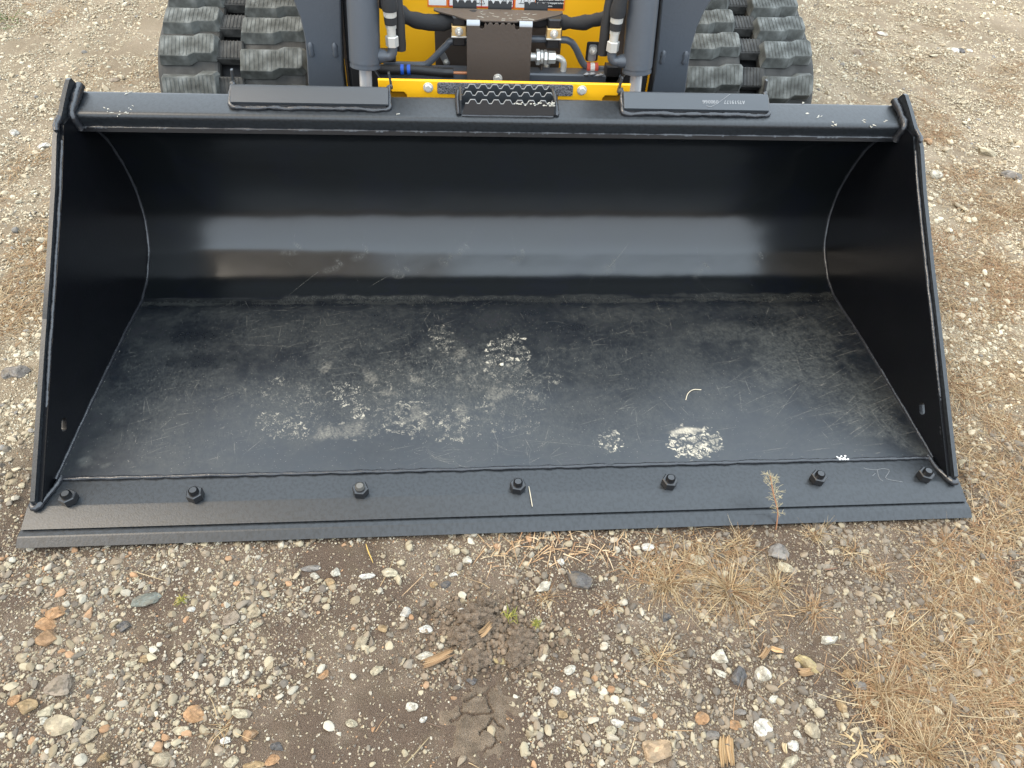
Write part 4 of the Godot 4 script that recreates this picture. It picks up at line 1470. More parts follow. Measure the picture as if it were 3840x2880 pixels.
func put_on(a: PackedFloat32Array, px: int, py: int, v: float) -> void:
	if px >= 0 and px < TW and py >= 0 and py < TH:
		a[py * TW + px] = maxf(a[py * TW + px], v)

# one boot print: sole outline filled with a pattern, broken up by noise
func print_of(cx: float, cz: float, deg: float, len: float, wid: float, kind: int, strength: float, dried: float, cover := 0.0) -> void:
	var a := deg_to_rad(deg)
	var px := 2.0 * HALF / TW
	var rad := int(len * 0.6 / px)
	var ox := int(fx(cx))
	var oy := int(fz(cz))
	var fdir := Vector2.from_angle(cx * 40.0 + cz * 17.0) * (1.0 - 0.5 * cover)
	for j in range(-rad, rad + 1):
		for i in range(-rad, rad + 1):
			var q := Vector2(i * px, -j * px).rotated(-a)
			var u := q.x / len * 2.0
			var v := q.y / wid * 2.0
			if absf(u) > 1.0:
				continue
			q += Vector2(n1.get_noise_2d((ox + i) * 2.0 + 11.0, (oy + j) * 2.0), n1.get_noise_2d((ox + i) * 2.0, (oy + j) * 2.0 + 500.0)) * 0.014
			u = q.x / len * 2.0
			v = q.y / wid * 2.0
			if absf(u) > 1.0:
				continue
			var w := sqrt(maxf(0.0, 1.0 - pow(absf(u), 3.0))) * (0.86 + 0.14 * cos(u * 3.0 + 0.6))
			if absf(v) > w:
				continue
			var edge := smoothstep(w, w - 0.25, absf(v))
			var pat := 0.0
			match kind:
				0: # round studs inside, blocks round the rim
					var g := Vector2(q.x / 0.0066, q.y / 0.0066)
					g.x += 0.5 * (int(floor(g.y)) & 1)
					var c := Vector2(g.x - floor(g.x) - 0.5, g.y - floor(g.y) - 0.5)
					pat = smoothstep(0.36, 0.22, c.length()) if edge > 0.9 else (1.0 if sin(u * 22.0) > -0.1 else 0.0)
				1: # bars
					pat = smoothstep(-0.2, 0.5, sin(q.x * 900.0 + 2.0 * sin(q.y * 90.0))) * (1.0 if absf(sin(q.y * 75.0)) > 0.3 else 0.0)
				2: # rings
					pat = smoothstep(0.1, 0.7, sin(Vector2(u * 1.1, v).length() * 34.0 + n1.get_noise_2d(i * 3.0, j * 3.0) * 3.0))
				3: # caked lugs
					var rowk := floor(q.y / 0.021 + 20.0)
					var along := q.x / 0.026 + 0.5 * fmod(rowk, 2.0)
					pat = 1.0 if absf(along - floor(along) - 0.5) < 0.40 and absf(q.y / 0.021 + 20.0 - rowk - 0.5) < 0.34 else 0.0
				4: # outline with fine hatching
					pat = (1.0 if absf(edge - 0.45) < 0.25 else 0.0) * 0.35 + 0.5 * smoothstep(0.55, 0.95, sin(q.x * 700.0 + q.y * 500.0)) * smoothstep(-0.1, 0.5, -u)
			var nz := n1.get_noise_2d((ox + i) * 2.6, (oy + j) * 2.6) + 0.7 * n1.get_noise_2d((ox + i) * 9.0 + 300.0, (oy + j) * 9.0)
			var fade := smoothstep(-1.3, 0.1, u * fdir.x + v * fdir.y + nz * 0.8)
			var m := pat * fade * smoothstep(0.22 - cover, 0.5 - cover, nz + 0.25) * (0.4 + 0.6 * smoothstep(-0.15, 0.3, n1.get_noise_2d((ox + i) * 14.0, (oy + j) * 14.0 + 700.0))) * (0.35 + 0.65 * smoothstep(-0.25, 0.2, n1.get_noise_2d((ox + i) * 1.1 + 40.0, (oy + j) * 1.1)))
			var halo := edge * strength * (0.22 + 0.25 * nz)
			if halo > 0.02:
				put_on(film, ox + i, oy + j, halo * (0.6 + 0.4 * sin((q.x * 0.8 + q.y) * 1500.0)))
			if m > 0.02:
				put_on(mud, ox + i, oy + j, m * strength * dried)
				put_on(film, ox + i, oy + j, m * strength * (1.0 - dried * 0.5))

func smear(cx: float, cz: float, rx: float, rz: float, deg: float, v: float, grain := 1.0, into := 0) -> void:
	var px := 2.0 * HALF / TW
	var a := deg_to_rad(deg)
	var rad := int(maxf(rx, rz) * 1.2 / px)
	var ox := int(fx(cx))
	var oy := int(fz(cz))
	for j in range(-rad, rad + 1):
		for i in range(-rad, rad + 1):
			var q := Vector2(i * px, -j * px).rotated(-a)
			var d := Vector2(q.x / rx, q.y / rz).length()
			d += 0.45 * n1.get_noise_2d((ox + i) * 0.9 + 70.0, (oy + j) * 0.9)
			if d < 1.0:
				var s := q.rotated(0.3)
				var nz := 0.5 + 0.5 * n1.get_noise_2d(s.x * 9000.0 + cx * 500.0, s.y * 2400.0) + 0.5 * n1.get_noise_2d((ox + i) * 7.0, (oy + j) * 7.0)
				var k := v * smoothstep(1.0, 0.35, d) * lerpf(1.0, clampf(nz, 0.0, 1.3), grain)
				if into == 0:
					put_on(film, ox + i, oy + j, k * 0.95)
				elif into == 1:
					put_on(mud, ox + i, oy + j, k)
				else:
					put_on(gloss, ox + i, oy + j, k)

func scratch(x: float, z: float, deg: float, len: float, v: float, bend := 0.0) -> void:
	var p := Vector2(fx(x), fz(z))
	var d := Vector2.from_angle(deg_to_rad(deg))
	var m := int(len / (2.0 * HALF / TW))
	for i in m:
		p += d
		d = d.rotated(bend / m)
		var k := v * (0.5 + 0.6 * n1.get_noise_2d(i * 6.0, x * 5000.0)) * sin(PI * float(i + 1) / (m + 1))
		if k > 0.01:
			put_on(film, int(p.x), int(p.y), k)
			if int(x * 7919.0) % 3 == 0:
				put_on(mud, int(p.x), int(p.y), k * 0.45)

func floor_material() -> StandardMaterial3D:
	film.resize(TW * TH)
	mud.resize(TW * TH)
	gloss.resize(TW * TH)
	var r := RandomNumberGenerator.new()
	r.seed = 19
	# dust films
	smear(-0.10, -0.42, 0.30, 0.20, 10, 0.50)
	smear(-0.45, -0.42, 0.35, 0.22, -15, 0.34)
	smear(-0.55, -0.62, 0.45, 0.10, 0, 0.24)
	smear(0.80, -0.50, 0.22, 0.17, -35, 0.55)
	smear(0.88, -0.36, 0.16, 0.20, -50, 0.42)
	smear(0.70, -0.62, 0.30, 0.07, -10, 0.42)
	smear(0.45, -0.45, 0.45, 0.22, 0, 0.24)
	smear(-0.85, -0.45, 0.20, 0.25, 0, 0.28)
	smear(-0.80, -0.25, 0.22, 0.13, 0, 0.22)
	smear(0.15, -0.30, 0.4, 0.12, 0, 0.22)
	smear(0.95, -0.28, 0.05, 0.20, -20, 0.5)
	# dust gathered in the fold between floor and back
	for i in 26:
		smear(r.randf_range(-1.0, 1.0), -0.770 + r.randf_range(-0.012, 0.012), r.randf_range(0.10, 0.3), r.randf_range(0.006, 0.018), 0, r.randf_range(0.2, 0.45), 0.7)
	for i in 9:
		smear(r.randf_range(-1.0, 1.0), -0.70, 0.25, 0.05, 0, 0.22, 0.9)
	# prints
	print_of(-0.1744, -0.600, 75, 0.13, 0.075, 0, 0.75, 0.75, 0.05)
	print_of(-0.010, -0.535, 118, 0.19, 0.10, 0, 0.95, 0.95, 0.18)
	print_of(0.03, -0.505, 118, 0.13, 0.05, 1, 0.9, 0.9, 0.10)
	print_of(-0.41, -0.385, 65, 0.11, 0.075, 0, 0.95, 0.85, 0.10)
	print_of(-0.375, -0.325, 100, 0.05, 0.04, 3, 0.9, 0.95, 0.2)
	print_of(-0.555, -0.29, 25, 0.15, 0.075, 0, 0.85, 0.75, 0.10)
	print_of(-0.52, -0.262, 25, 0.10, 0.03, 1, 0.7, 0.6, 0.10)
	print_of(-0.255, -0.30, 10, 0.15, 0.10, 2, 0.8, 0.75, 0.12)
	print_of(-0.20, -0.295, 20, 0.26, 0.13, 0, 0.55, 0.6, -0.08)
	print_of(-0.14, -0.285, 80, 0.11, 0.08, 1, 0.85, 0.7, 0.05)
	print_of(-0.085, -0.375, 70, 0.16, 0.10, 4, 0.8, 0.5, 0.2)
	print_of(-0.06, -0.345, 75, 0.07, 0.035, 3, 0.6, 0.8, 0.05)
	print_of(-0.12, -0.45, 110, 0.20, 0.10, 4, 0.6, 0.3, 0.2)
	print_of(-0.45, -0.50, 30, 0.14, 0.09, 4, 0.5, 0.4, 0.1)
	print_of(0.235, -0.222, 95, 0.075, 0.07, 3, 0.95, 0.95, 0.06)
	print_of(0.445, -0.215, -12, 0.15, 0.105, 3, 1.0, 1.0, 0.6)
	print_of(0.45, -0.188, -8, 0.13, 0.035, 1, 1.0, 1.0, 0.45)
	smear(0.42, -0.247, 0.06, 0.012, -8, 0.8, 0.6, 1)
	smear(0.395, -0.27, 0.02, 0.03, 20, 0.4, 1.0, 0)
	print_of(-0.82, -0.36, 82, 0.26, 0.10, 4, 0.55, 0.25, 0.15)
	print_of(-0.87, -0.60, 150, 0.22, 0.10, 4, 0.4, 0.1, 0.2)
	smear(-0.985, -0.195, 0.022, 0.024, 30, 0.45, 0.4)
	smear(-0.93, -0.185, 0.02, 0.012, -30, 0.4, 0.7)
	# older prints, mostly rubbed out, under and around the clear ones
	for q in [[-0.32, -0.36, 40, 0], [-0.24, -0.40, 100, 0], [-0.05, -0.44, 60, 1], [-0.30, -0.47, 120, 0], [-0.55, -0.40, 20, 1], [-0.02, -0.30, 15, 0], [0.05, -0.40, 80, 2], [-0.36, -0.29, 160, 0], [-0.16, -0.53, 90, 0], [-0.48, -0.34, 70, 0], [0.18, -0.50, 35, 4], [-0.68, -0.34, 75, 4]]:
		print_of(q[0], q[1], q[2], 0.18, 0.10, q[3], 0.55, 0.55, -0.10)
	for i in 14:
		smear(-0.22 + r.randfn() * 0.2, -0.38 + r.randfn() * 0.08, r.randf_range(0.02, 0.06), r.randf_range(0.01, 0.03), r.randf_range(0, 180), 0.16, 1.0, 1)
	print_of(0.12, -0.44, 30, 0.06, 0.05, 3, 0.5, 0.5, 0.0)
	# dark rubbed boot edges against the back
	for q in [[-0.21, -0.70, 0.07], [0.09, -0.705, 0.07], [0.20, -0.64, 0.06], [-0.36, -0.70, 0.03], [-0.62, -0.70, 0.10], [0.75, -0.66, 0.13], [-0.85, -0.62, 0.10], [-0.8, -0.52, 0.12]]:
		smear(q[0], q[1], q[2], q[2] * 0.35, 0, 0.85, 0.4, 2)
	# marks on the back sheet
	for q in [[-0.62, -0.93], [-0.42, -0.92], [-0.12, -0.93], [-0.17, -0.90], [-0.3, -0.86], [0.05, -0.91], [0.33, -0.88], [0.8, -0.9], [0.62, -0.87], [-0.5, -0.88]]:
		smear(q[0], q[1], 0.035, 0.018, r.randf_range(-60, 60), 0.45, 1.0)
		smear(q[0] + 0.02, q[1] - 0.02, 0.02, 0.008, r.randf_range(40, 90), 0.6, 0.8)
		scratch(q[0] - 0.03, q[1], r.randf_range(200, 320), r.randf_range(0.05, 0.14), 0.6, 0.3)
		scratch(q[0], q[1], r.randf_range(20, 100), r.randf_range(0.05, 0.14), 0.7, 0.2)
	# scratches and grit
	for i in 2200:
		var sx := r.randf_range(-1.0, 1.0)
		var sz := -0.16 - 0.58 * r.randf()
		if n1.get_noise_2d(sx * 170.0 + 20.0, sz * 170.0) < 0.02:
			continue
		scratch(sx, sz, (r.randfn() * 14.0 + 18.0) if r.randf() < 0.6 else (r.randfn() * 20.0 + 95.0), r.randf_range(0.01, 0.08), r.randf_range(0.15, 0.75), r.randfn() * 0.06)
	for i in 160:
		scratch(0.55 + r.randf() * 0.45, -0.16 - 0.5 * r.randf(), 25 + r.randfn() * 10.0, r.randf_range(0.04, 0.2), r.randf_range(0.2, 0.65), r.randfn() * 0.1)
	for i in 16:
		scratch(r.randf_range(-0.8, 0.8), -0.16 - 0.55 * r.randf(), r.randfn() * 12.0, r.randf_range(0.15, 0.5), r.randf_range(0.2, 0.5), r.randfn() * 0.1)
	for i in 5200:
		var z := -0.16 - 0.6 * r.randf()
		var x := clampf(r.randfn() * 0.45 - 0.2, -1.02, 1.02) if i % 2 else r.randf_range(-1.0, 1.0)
		put_on(mud, int(fx(x)), int(fz(z)), pow(r.randf(), 2.5) * 0.75)
		if i % 9 == 0:
			put_on(mud, int(fx(x)) + 1, int(fz(z)), 0.3)
	# smeary arcs left by turning soles
	for i in 30:
		var ax := -0.15 + r.randfn() * 0.3
		var az := -0.42 + r.randfn() * 0.12
		var a0 := r.randf() * 360.0
		for k in r.randi_range(3, 9):
			scratch(ax + k * 0.004 * r.randf(), az + k * 0.004, a0 + k * 2.0, r.randf_range(0.03, 0.09), r.randf_range(0.2, 0.6), r.randf_range(0.6, 1.6))
	for i in 260:
		put_on(film, r.randi() % TW, int(TH * 0.46 + r.randf() * TH * 0.5), r.randf() * 0.5)
	# compose
	var f := FastNoiseLite.new()
	f.frequency = 0.006
	f.fractal_octaves = 5
	f.seed = 44
	var cloud := f.get_image(TW, TH)
	f.frequency = 0.05
	f.seed = 45
	var fine := f.get_image(TW, TH)
	var cd := cloud.get_data()
	var fd := fine.get_data()
	var rgb := PackedByteArray()
	var ro := PackedByteArray()
	rgb.resize(TW * TH * 3)
	ro.resize(TW * TH)
	var lut := PackedByteArray()
	for i in 1025:
		lut.append(int(255.0 * Color(i / 1024.0, 0, 0).linear_to_srgb().r + 0.5))
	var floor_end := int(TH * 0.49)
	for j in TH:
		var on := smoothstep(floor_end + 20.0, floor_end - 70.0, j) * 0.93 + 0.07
		for i in TW:
			var k := j * TW + i
			var cl := cd[k] / 255.0
			var fi := fd[k] / 255.0
			var dust := film[k] * (0.34 + 0.75 * fi) + on * 0.09 * smoothstep(0.35, 0.8, cl * 0.7 + fi * 0.4)
			var g := gloss[k]
			dust = clampf(dust * (1.0 - 0.8 * g), 0.0, 0.9)
			var md := clampf(mud[k] * (0.8 + 0.4 * fi), 0.0, 1.0)
			var a := 1.0 - md
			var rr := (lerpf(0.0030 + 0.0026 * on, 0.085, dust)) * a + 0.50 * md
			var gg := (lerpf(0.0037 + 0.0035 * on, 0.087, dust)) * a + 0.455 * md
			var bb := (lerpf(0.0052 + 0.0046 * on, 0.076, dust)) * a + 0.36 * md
			rgb[k * 3] = lut[int(rr * 1024.0)]
			rgb[k * 3 + 1] = lut[int(gg * 1024.0)]
			rgb[k * 3 + 2] = lut[int(bb * 1024.0)]
			ro[k] = int(255.0 * clampf(0.17 + 0.17 * on + 0.35 * dust + 0.5 * md - 0.1 * g, 0.2, 0.95))
	film.clear()
	mud.clear()
	gloss.clear()
	var m := mat(1, 1, 1, 1.0, 0.0, 0.58)
	m.albedo_texture = ImageTexture.create_from_image(Image.create_from_data(TW, TH, false, Image.FORMAT_RGB8, rgb))
	m.roughness_texture = ImageTexture.create_from_image(Image.create_from_data(TW, TH, false, Image.FORMAT_L8, ro))
	m.roughness_texture_channel = BaseMaterial3D.TEXTURE_CHANNEL_RED
	m.texture_repeat = false
	return m

# ---- the loader --------------------------------------------------------
# the outside of the track belt as a closed loop of (z, y), starting low at the front and running up and over
func belt_loop() -> PackedVector2Array:
	var cl := PackedVector2Array()
	for c in [Vector3(-1.415, 0.345, 0.212), Vector3(-2.36, 0.665, 0.212), Vector3(-2.95, 0.25, 0.212), Vector3(-1.76, 0.195, 0.206)]:
		for i in 90:
			cl.append(Vector2(c.x, c.y) + Vector2.from_angle(TAU * i / 90.0) * c.z)
	var hull := Geometry2D.convex_hull(cl)
	hull.remove_at(hull.size() - 1)
	# start at the foremost point and go upwards
	var start := 0
	for i in hull.size():
		if hull[i].x > hull[start].x:
			start = i
	var out := PackedVector2Array()
	for i in hull.size():
		out.append(hull[(start + i) % hull.size()])
	if out[5].y < out[0].y:
		out.reverse()
		out.insert(0, out[out.size() - 1])
		out.remove_at(out.size() - 1)
	return out

var loop_pts: PackedVector2Array
var loop_len := PackedFloat32Array()

# place at s metres along the loop: [point, tangent, normal] in (z, y)
func on_loop(s: float) -> Array:
	var total := loop_len[loop_len.size() - 1]
	s = fposmod(s, total)
	for i in loop_pts.size():
		if s <= loop_len[i + 1]:
			var a := loop_pts[i]
			var b := loop_pts[(i + 1) % loop_pts.size()]
			var t := (b - a).normalized()
			return [a.lerp(b, (s - loop_len[i]) / maxf(1e-6, loop_len[i + 1] - loop_len[i])), t, Vector2(t.y, -t.x)]
	return []

func loop_frame(s: float, x: float) -> Transform3D:
	var q := on_loop(s)
	var nn: Vector2 = q[2]
	var before: Array = on_loop(s - 0.03)
	var after: Array = on_loop(s + 0.03)
	var t: Vector2 = (after[0] - before[0]).normalized()
	nn = Vector2(t.y, -t.x)
	# local x across, local y along the belt, local z outwards
	return Transform3D(Basis(Vector3(1, 0, 0), Vector3(0, t.y, t.x), Vector3(0, nn.y, nn.x)), Vector3(x, q[0].y, q[0].x))

# a block that narrows from its root to its face, with fine ribs standing on the face
func lug_mesh(w: float, ribs: int, h := 0.030) -> ArrayMesh:
	var mb := MB.new()
	var hw := w / 2.0
	var face := [Vector2(-hw, -0.030), Vector2(hw * 0.02, -0.030), Vector2(hw * 0.26, -0.021), Vector2(hw - 0.008, -0.021), Vector2(hw, -0.014), Vector2(hw, 0.026), Vector2(hw - 0.006, 0.032), Vector2(hw * 0.42, 0.032), Vector2(hw * 0.2, 0.025), Vector2(-hw + 0.004, 0.025), Vector2(-hw, 0.020)]
	var mid := Vector2(0, 0.001)
	var rings := []
	for r in [[0.0, 1.08, 1.26, 0.0], [h * 0.45, 1.04, 1.12, 0.0], [h - 0.004, 1.0, 1.0, 0.0], [h - 0.001, 0.985, 0.965, 0.0], [h, 0.955, 0.90, 0.0]]:
		var ring := []
		for p in face:
			ring.append(Vector3((p.x - mid.x) * r[1] + mid.x, (p.y - mid.y) * r[2] * 1.16 + mid.y, r[0]))
		rings.append(ring)
	var k := face.size()
	for j in rings.size() - 1:
		for i in k:
			var a := (i + 1) % k
			mb.quad(rings[j][i], rings[j + 1][i], rings[j + 1][a], rings[j][a])
	var top := PackedVector2Array()
	for p in rings[4]:
		top.append(Vector2(p.x, p.y))
	mb.extr(top, h - 0.0004, h)
	for i in ribs:
		var x := lerpf(-hw * 0.9, hw * 0.9, (i + 0.5) / ribs)
		var lo := -0.030 if x < hw * 0.1 else -0.021
		var hi := 0.024 if x < hw * 0.3 else 0.032
		mb.box(Vector3(0.0011, hi - lo, 0.0016), Transform3D(Basis(Vector3(0, 0, 1), rng.randf_range(-0.03, 0.03)), Vector3(x, (lo + hi) / 2.0, h + 0.0004)))
	return mb.mesh()

func track(o: Node3D, sd: int) -> void:
	var belt := MB.new()
	for band in [[0.557, 0.742], [0.802, 0.974]]:
		ring_band(belt, minf(sd * band[0], sd * band[1]), maxf(sd * band[0], sd * band[1]), 0.0, 0.026)
	var t := part("track", belt, M.belt, o)
	# dark wheel inside, seen through the slots
	var wheel := MB.new()
	for c in [Vector3(-1.415, 0.345, 0.165), Vector3(-2.36, 0.665, 0.165), Vector3(-2.95, 0.25, 0.165), Vector3(-1.76, 0.195, 0.16)]:
		wheel.ngon(36, c.z, -0.13, 0.13, Transform3D(ALONG_X, Vector3(sd * 0.77, c.y, c.x)), 0.01)
	part("wheel", wheel, M.dark, t)
	var core := PackedVector2Array()
	for q in loop_pts:
		core.append(q)
	var inset: Array = Geometry2D.offset_polygon(core, -0.045)
	wheel = MB.new()
	extx(wheel, inset[0], minf(sd * 0.60, sd * 0.93), maxf(sd * 0.60, sd * 0.93))
	part("track_frame", wheel, M.dark, t)
	var total := loop_len[loop_len.size() - 1]
	var n := int(round(total / 0.102))
	var pitch := total / n
	var outer_at := -0.003 if sd < 0 else 0.0246
	var inner_at := 0.0666 if sd < 0 else 0.0476
	var rib_at := -0.001 if sd < 0 else 0.0545
	var outer := [lug_mesh(0.150, 13), lug_mesh(0.150, 12)]
	var inner := [lug_mesh(0.174, 14), lug_mesh(0.174, 13)]
	var rib := rib_mesh()
	for i in n:
		var s := i * pitch
		var s0 := s
		var plain := s0 > 1.45 and s0 < total - 0.35   # behind and beneath: nothing of it shows
		if plain:
			continue
		for q in [[outer[i % 2], 0.880, outer_at, "outer_lug", M.lug], [inner[i % 2], 0.648, inner_at, "inner_lug", M.lug], [rib, 0.772, rib_at, "rib", M.belt]]:
			var m := MeshInstance3D.new()
			m.name = q[3]
			m.mesh = q[0]
			m.material_override = q[4]
			t.add_child(m, true)
			m.transform = loop_frame(s + q[2], sd * q[1])


func rib_mesh() -> ArrayMesh:
	var mb := MB.new()
	mb.box(Vector3(0.080, 0.058, 0.034), Transform3D(Basis.IDENTITY, Vector3(0, 0, -0.007)), 0.004)
	for i in 6:
		mb.box(Vector3(0.0016, 0.054, 0.003), Transform3D(Basis.IDENTITY, Vector3(lerpf(-0.026, 0.024, i / 5.0), 0, 0.0103)))
	return mb.mesh()

func ring_band(mb: MB, x0: float, x1: float, out: float, thick: float) -> void:
	var k := loop_pts.size()
	var nor := []
	for i in k:
		var t: Vector2 = (loop_pts[(i + 1) % k] - loop_pts[(i + k - 1) % k]).normalized()
		nor.append(Vector2(t.y, -t.x))
	var w := x1 - x0
	# rounded shoulders across the band
	var cross := [[0.0, -thick], [0.0, -0.008], [0.004, -0.002], [0.012, 0.0], [w - 0.012, 0.0], [w - 0.004, -0.002], [w, -0.008], [w, -thick]]
	for i in k:
		var j := (i + 1) % k
		for c in cross.size():
			var d := (c + 1) % cross.size()
			var g := func(a: int, q: Array) -> Vector3:
				var p: Vector2 = loop_pts[a] + nor[a] * (out + q[1])
				return Vector3(x0 + q[0], p.y, p.x)
			var nn := func(a: int) -> Vector3:
				return Vector3(0, nor[a].y, nor[a].x)
			var a: Vector3 = g.call(i, cross[c])
			var b: Vector3 = g.call(i, cross[d])
			var e: Vector3 = g.call(j, cross[d])
			var f: Vector3 = g.call(j, cross[c])
			if c == 3:
				mb.trin(a, e, b, nn.call(i), nn.call(j), nn.call(i))
				mb.trin(a, f, e, nn.call(i), nn.call(j), nn.call(j))
			else:
				mb.quad(a, f, e, b)

func hexbolt(at: Transform3D, r: float, h: float, stud := 0.0) -> MB:
	var mb := MB.new()
	mb.ngon(20, r * 1.35, 0.0, h * 0.25, at, h * 0.05)
	mb.ngon(6, r, h * 0.2, h, at, r * 0.12)
	if stud > 0.0:
		mb.ngon(14, r * 0.5, h * 0.9, h + stud, at, r * 0.08)
	return mb

func loader() -> void:
	loop_pts = belt_loop()
	loop_len = PackedFloat32Array([0.0])
	for i in loop_pts.size():
		loop_len.append(loop_len[i] + loop_pts[i].distance_to(loop_pts[(i + 1) % loop_pts.size()]))
	var o := thing("track_loader", "yellow and grey compact track loader standing behind the black bucket", "loader", Vector3(0, 0, -2.2))
	track(o, -1)
	track(o, 1)
	# body: the yellow front panel, sloping back, with the dark belly and cab behind it
	var b := MB.new()
	b.extr(pv([Vector2(-0.56, 0.30), Vector2(0.56, 0.30), Vector2(0.56, 0.93), Vector2(-0.56, 0.93)]), -0.02, 0.0, Transform3D(Basis(Vector3.RIGHT, -0.10), Vector3(0, 0.0, -1.37)), 0.004)
	var panel := part("front_panel", b, M.yellow, o)
	b = MB.new()
	b.box(Vector3(1.06, 0.66, 1.75), Transform3D(Basis.IDENTITY, Vector3(0, 0.57, -2.35)), 0.02)
	part("chassis", b, M.dark, o)
	b = MB.new()
	for sd in [-1, 1]:
		for z in [-2.6, -3.3]:
			b.box(Vector3(0.09, 1.05, 0.09), Transform3D(Basis.IDENTITY, Vector3(sd * 0.45, 1.55, z)), 0.01)
	b.box(Vector3(1.0, 0.10, 0.85), Transform3D(Basis.IDENTITY, Vector3(0, 2.08, -2.95)), 0.02)
	b.box(Vector3(0.9, 0.14, 0.12), Transform3D(Basis.IDENTITY, Vector3(0, 1.10, -2.6)), 0.01)
	var cab := part("cab", b, M.black, o)
	b = MB.new()
	b.box(Vector3(0.81, 0.86, 0.012), Transform3D(Basis.IDENTITY, Vector3(0, 1.60, -2.585)))
	part("windscreen", b, M.glass, cab)
	b = MB.new()
	b.box(Vector3(0.80, 1.0, 0.02), Transform3D(Basis.IDENTITY, Vector3(0, 1.55, -3.3)))
	b.box(Vector3(0.6, 0.7, 0.4), Transform3D(Basis.IDENTITY, Vector3(0, 1.2, -2.98)), 0.08)
	part("seat_back", b, M.dark, cab)
	# lift arms
	for sd in [-1, 1]:
		lift_arm(o, sd)
		cylinder(o, sd)
	coupler(o)
	belly(o, panel)

func lift_arm(o: Node3D, sd: int) -> void:
	var out := [Vector2(0.529, 0.40), Vector2(0.530, 0.51), Vector2(0.523, 0.57), Vector2(0.519, 0.62), Vector2(0.522, 0.675), Vector2(0.533, 0.72), Vector2(0.553, 0.765), Vector2(0.585, 0.81), Vector2(0.64, 0.86), Vector2(0.70, 0.90), Vector2(0.70, 1.10), Vector2(0.41, 1.10), Vector2(0.411, 0.85), Vector2(0.412, 0.74), Vector2(0.424, 0.63), Vector2(0.432, 0.55), Vector2(0.435, 0.40)]
	var p := PackedVector2Array()
	for q in out:
		p.append(Vector2(q.x * sd, q.y))
	var b := MB.new()
	b.extr(p, -0.055, 0.0, Transform3D(Basis.IDENTITY, Vector3(0, 0, -1.12)), 0.003, 25.0)
	var arm := part("lift_arm", b, M.arm, o)
	b = MB.new()
	b.box(Vector3(0.16, 0.14, 1.3), Transform3D(Basis(Vector3.RIGHT, 0.28), Vector3(sd * 0.62, 1.16, -1.75)), 0.02)
	part("arm_tube", b, M.arm, arm)
	for x in [0.507, 0.4445]:
		var w := MB.new()
		var at := Vector3(sd * x, 0.596, -1.121)
		w.tube(PackedVector3Array([at + Vector3(0, 0.017, -0.002), at + Vector3(0, 0.014, 0), at + Vector3(0, 0.006, 0.0015), at + Vector3(0, -0.003, 0.0), at + Vector3(0, -0.011, 0.0018), at + Vector3(0, -0.017, -0.002)]), PackedFloat32Array([0.004, 0.0075, 0.0072, 0.0066, 0.0076, 0.004]), 12)
		part("plug_weld", w, M.arm, arm)
	# corrugated hose in the gap beside the arm, and dark web behind
	part("corrugated_hose", hose([Vector3(sd * 0.412, 0.42, -1.16), Vector3(sd * 0.408, 0.6, -1.155), Vector3(sd * 0.398, 0.78, -1.15), Vector3(sd * 0.392, 1.05, -1.15)], 0.011, 0.0, 0.002), M.rubberhose, arm)
	b = MB.new()
	b.box(Vector3(0.10, 0.75, 0.02), Transform3D(Basis.IDENTITY, Vector3(sd * 0.39, 0.72, -1.24)))
	part("web_plate", b, M.cover, arm)

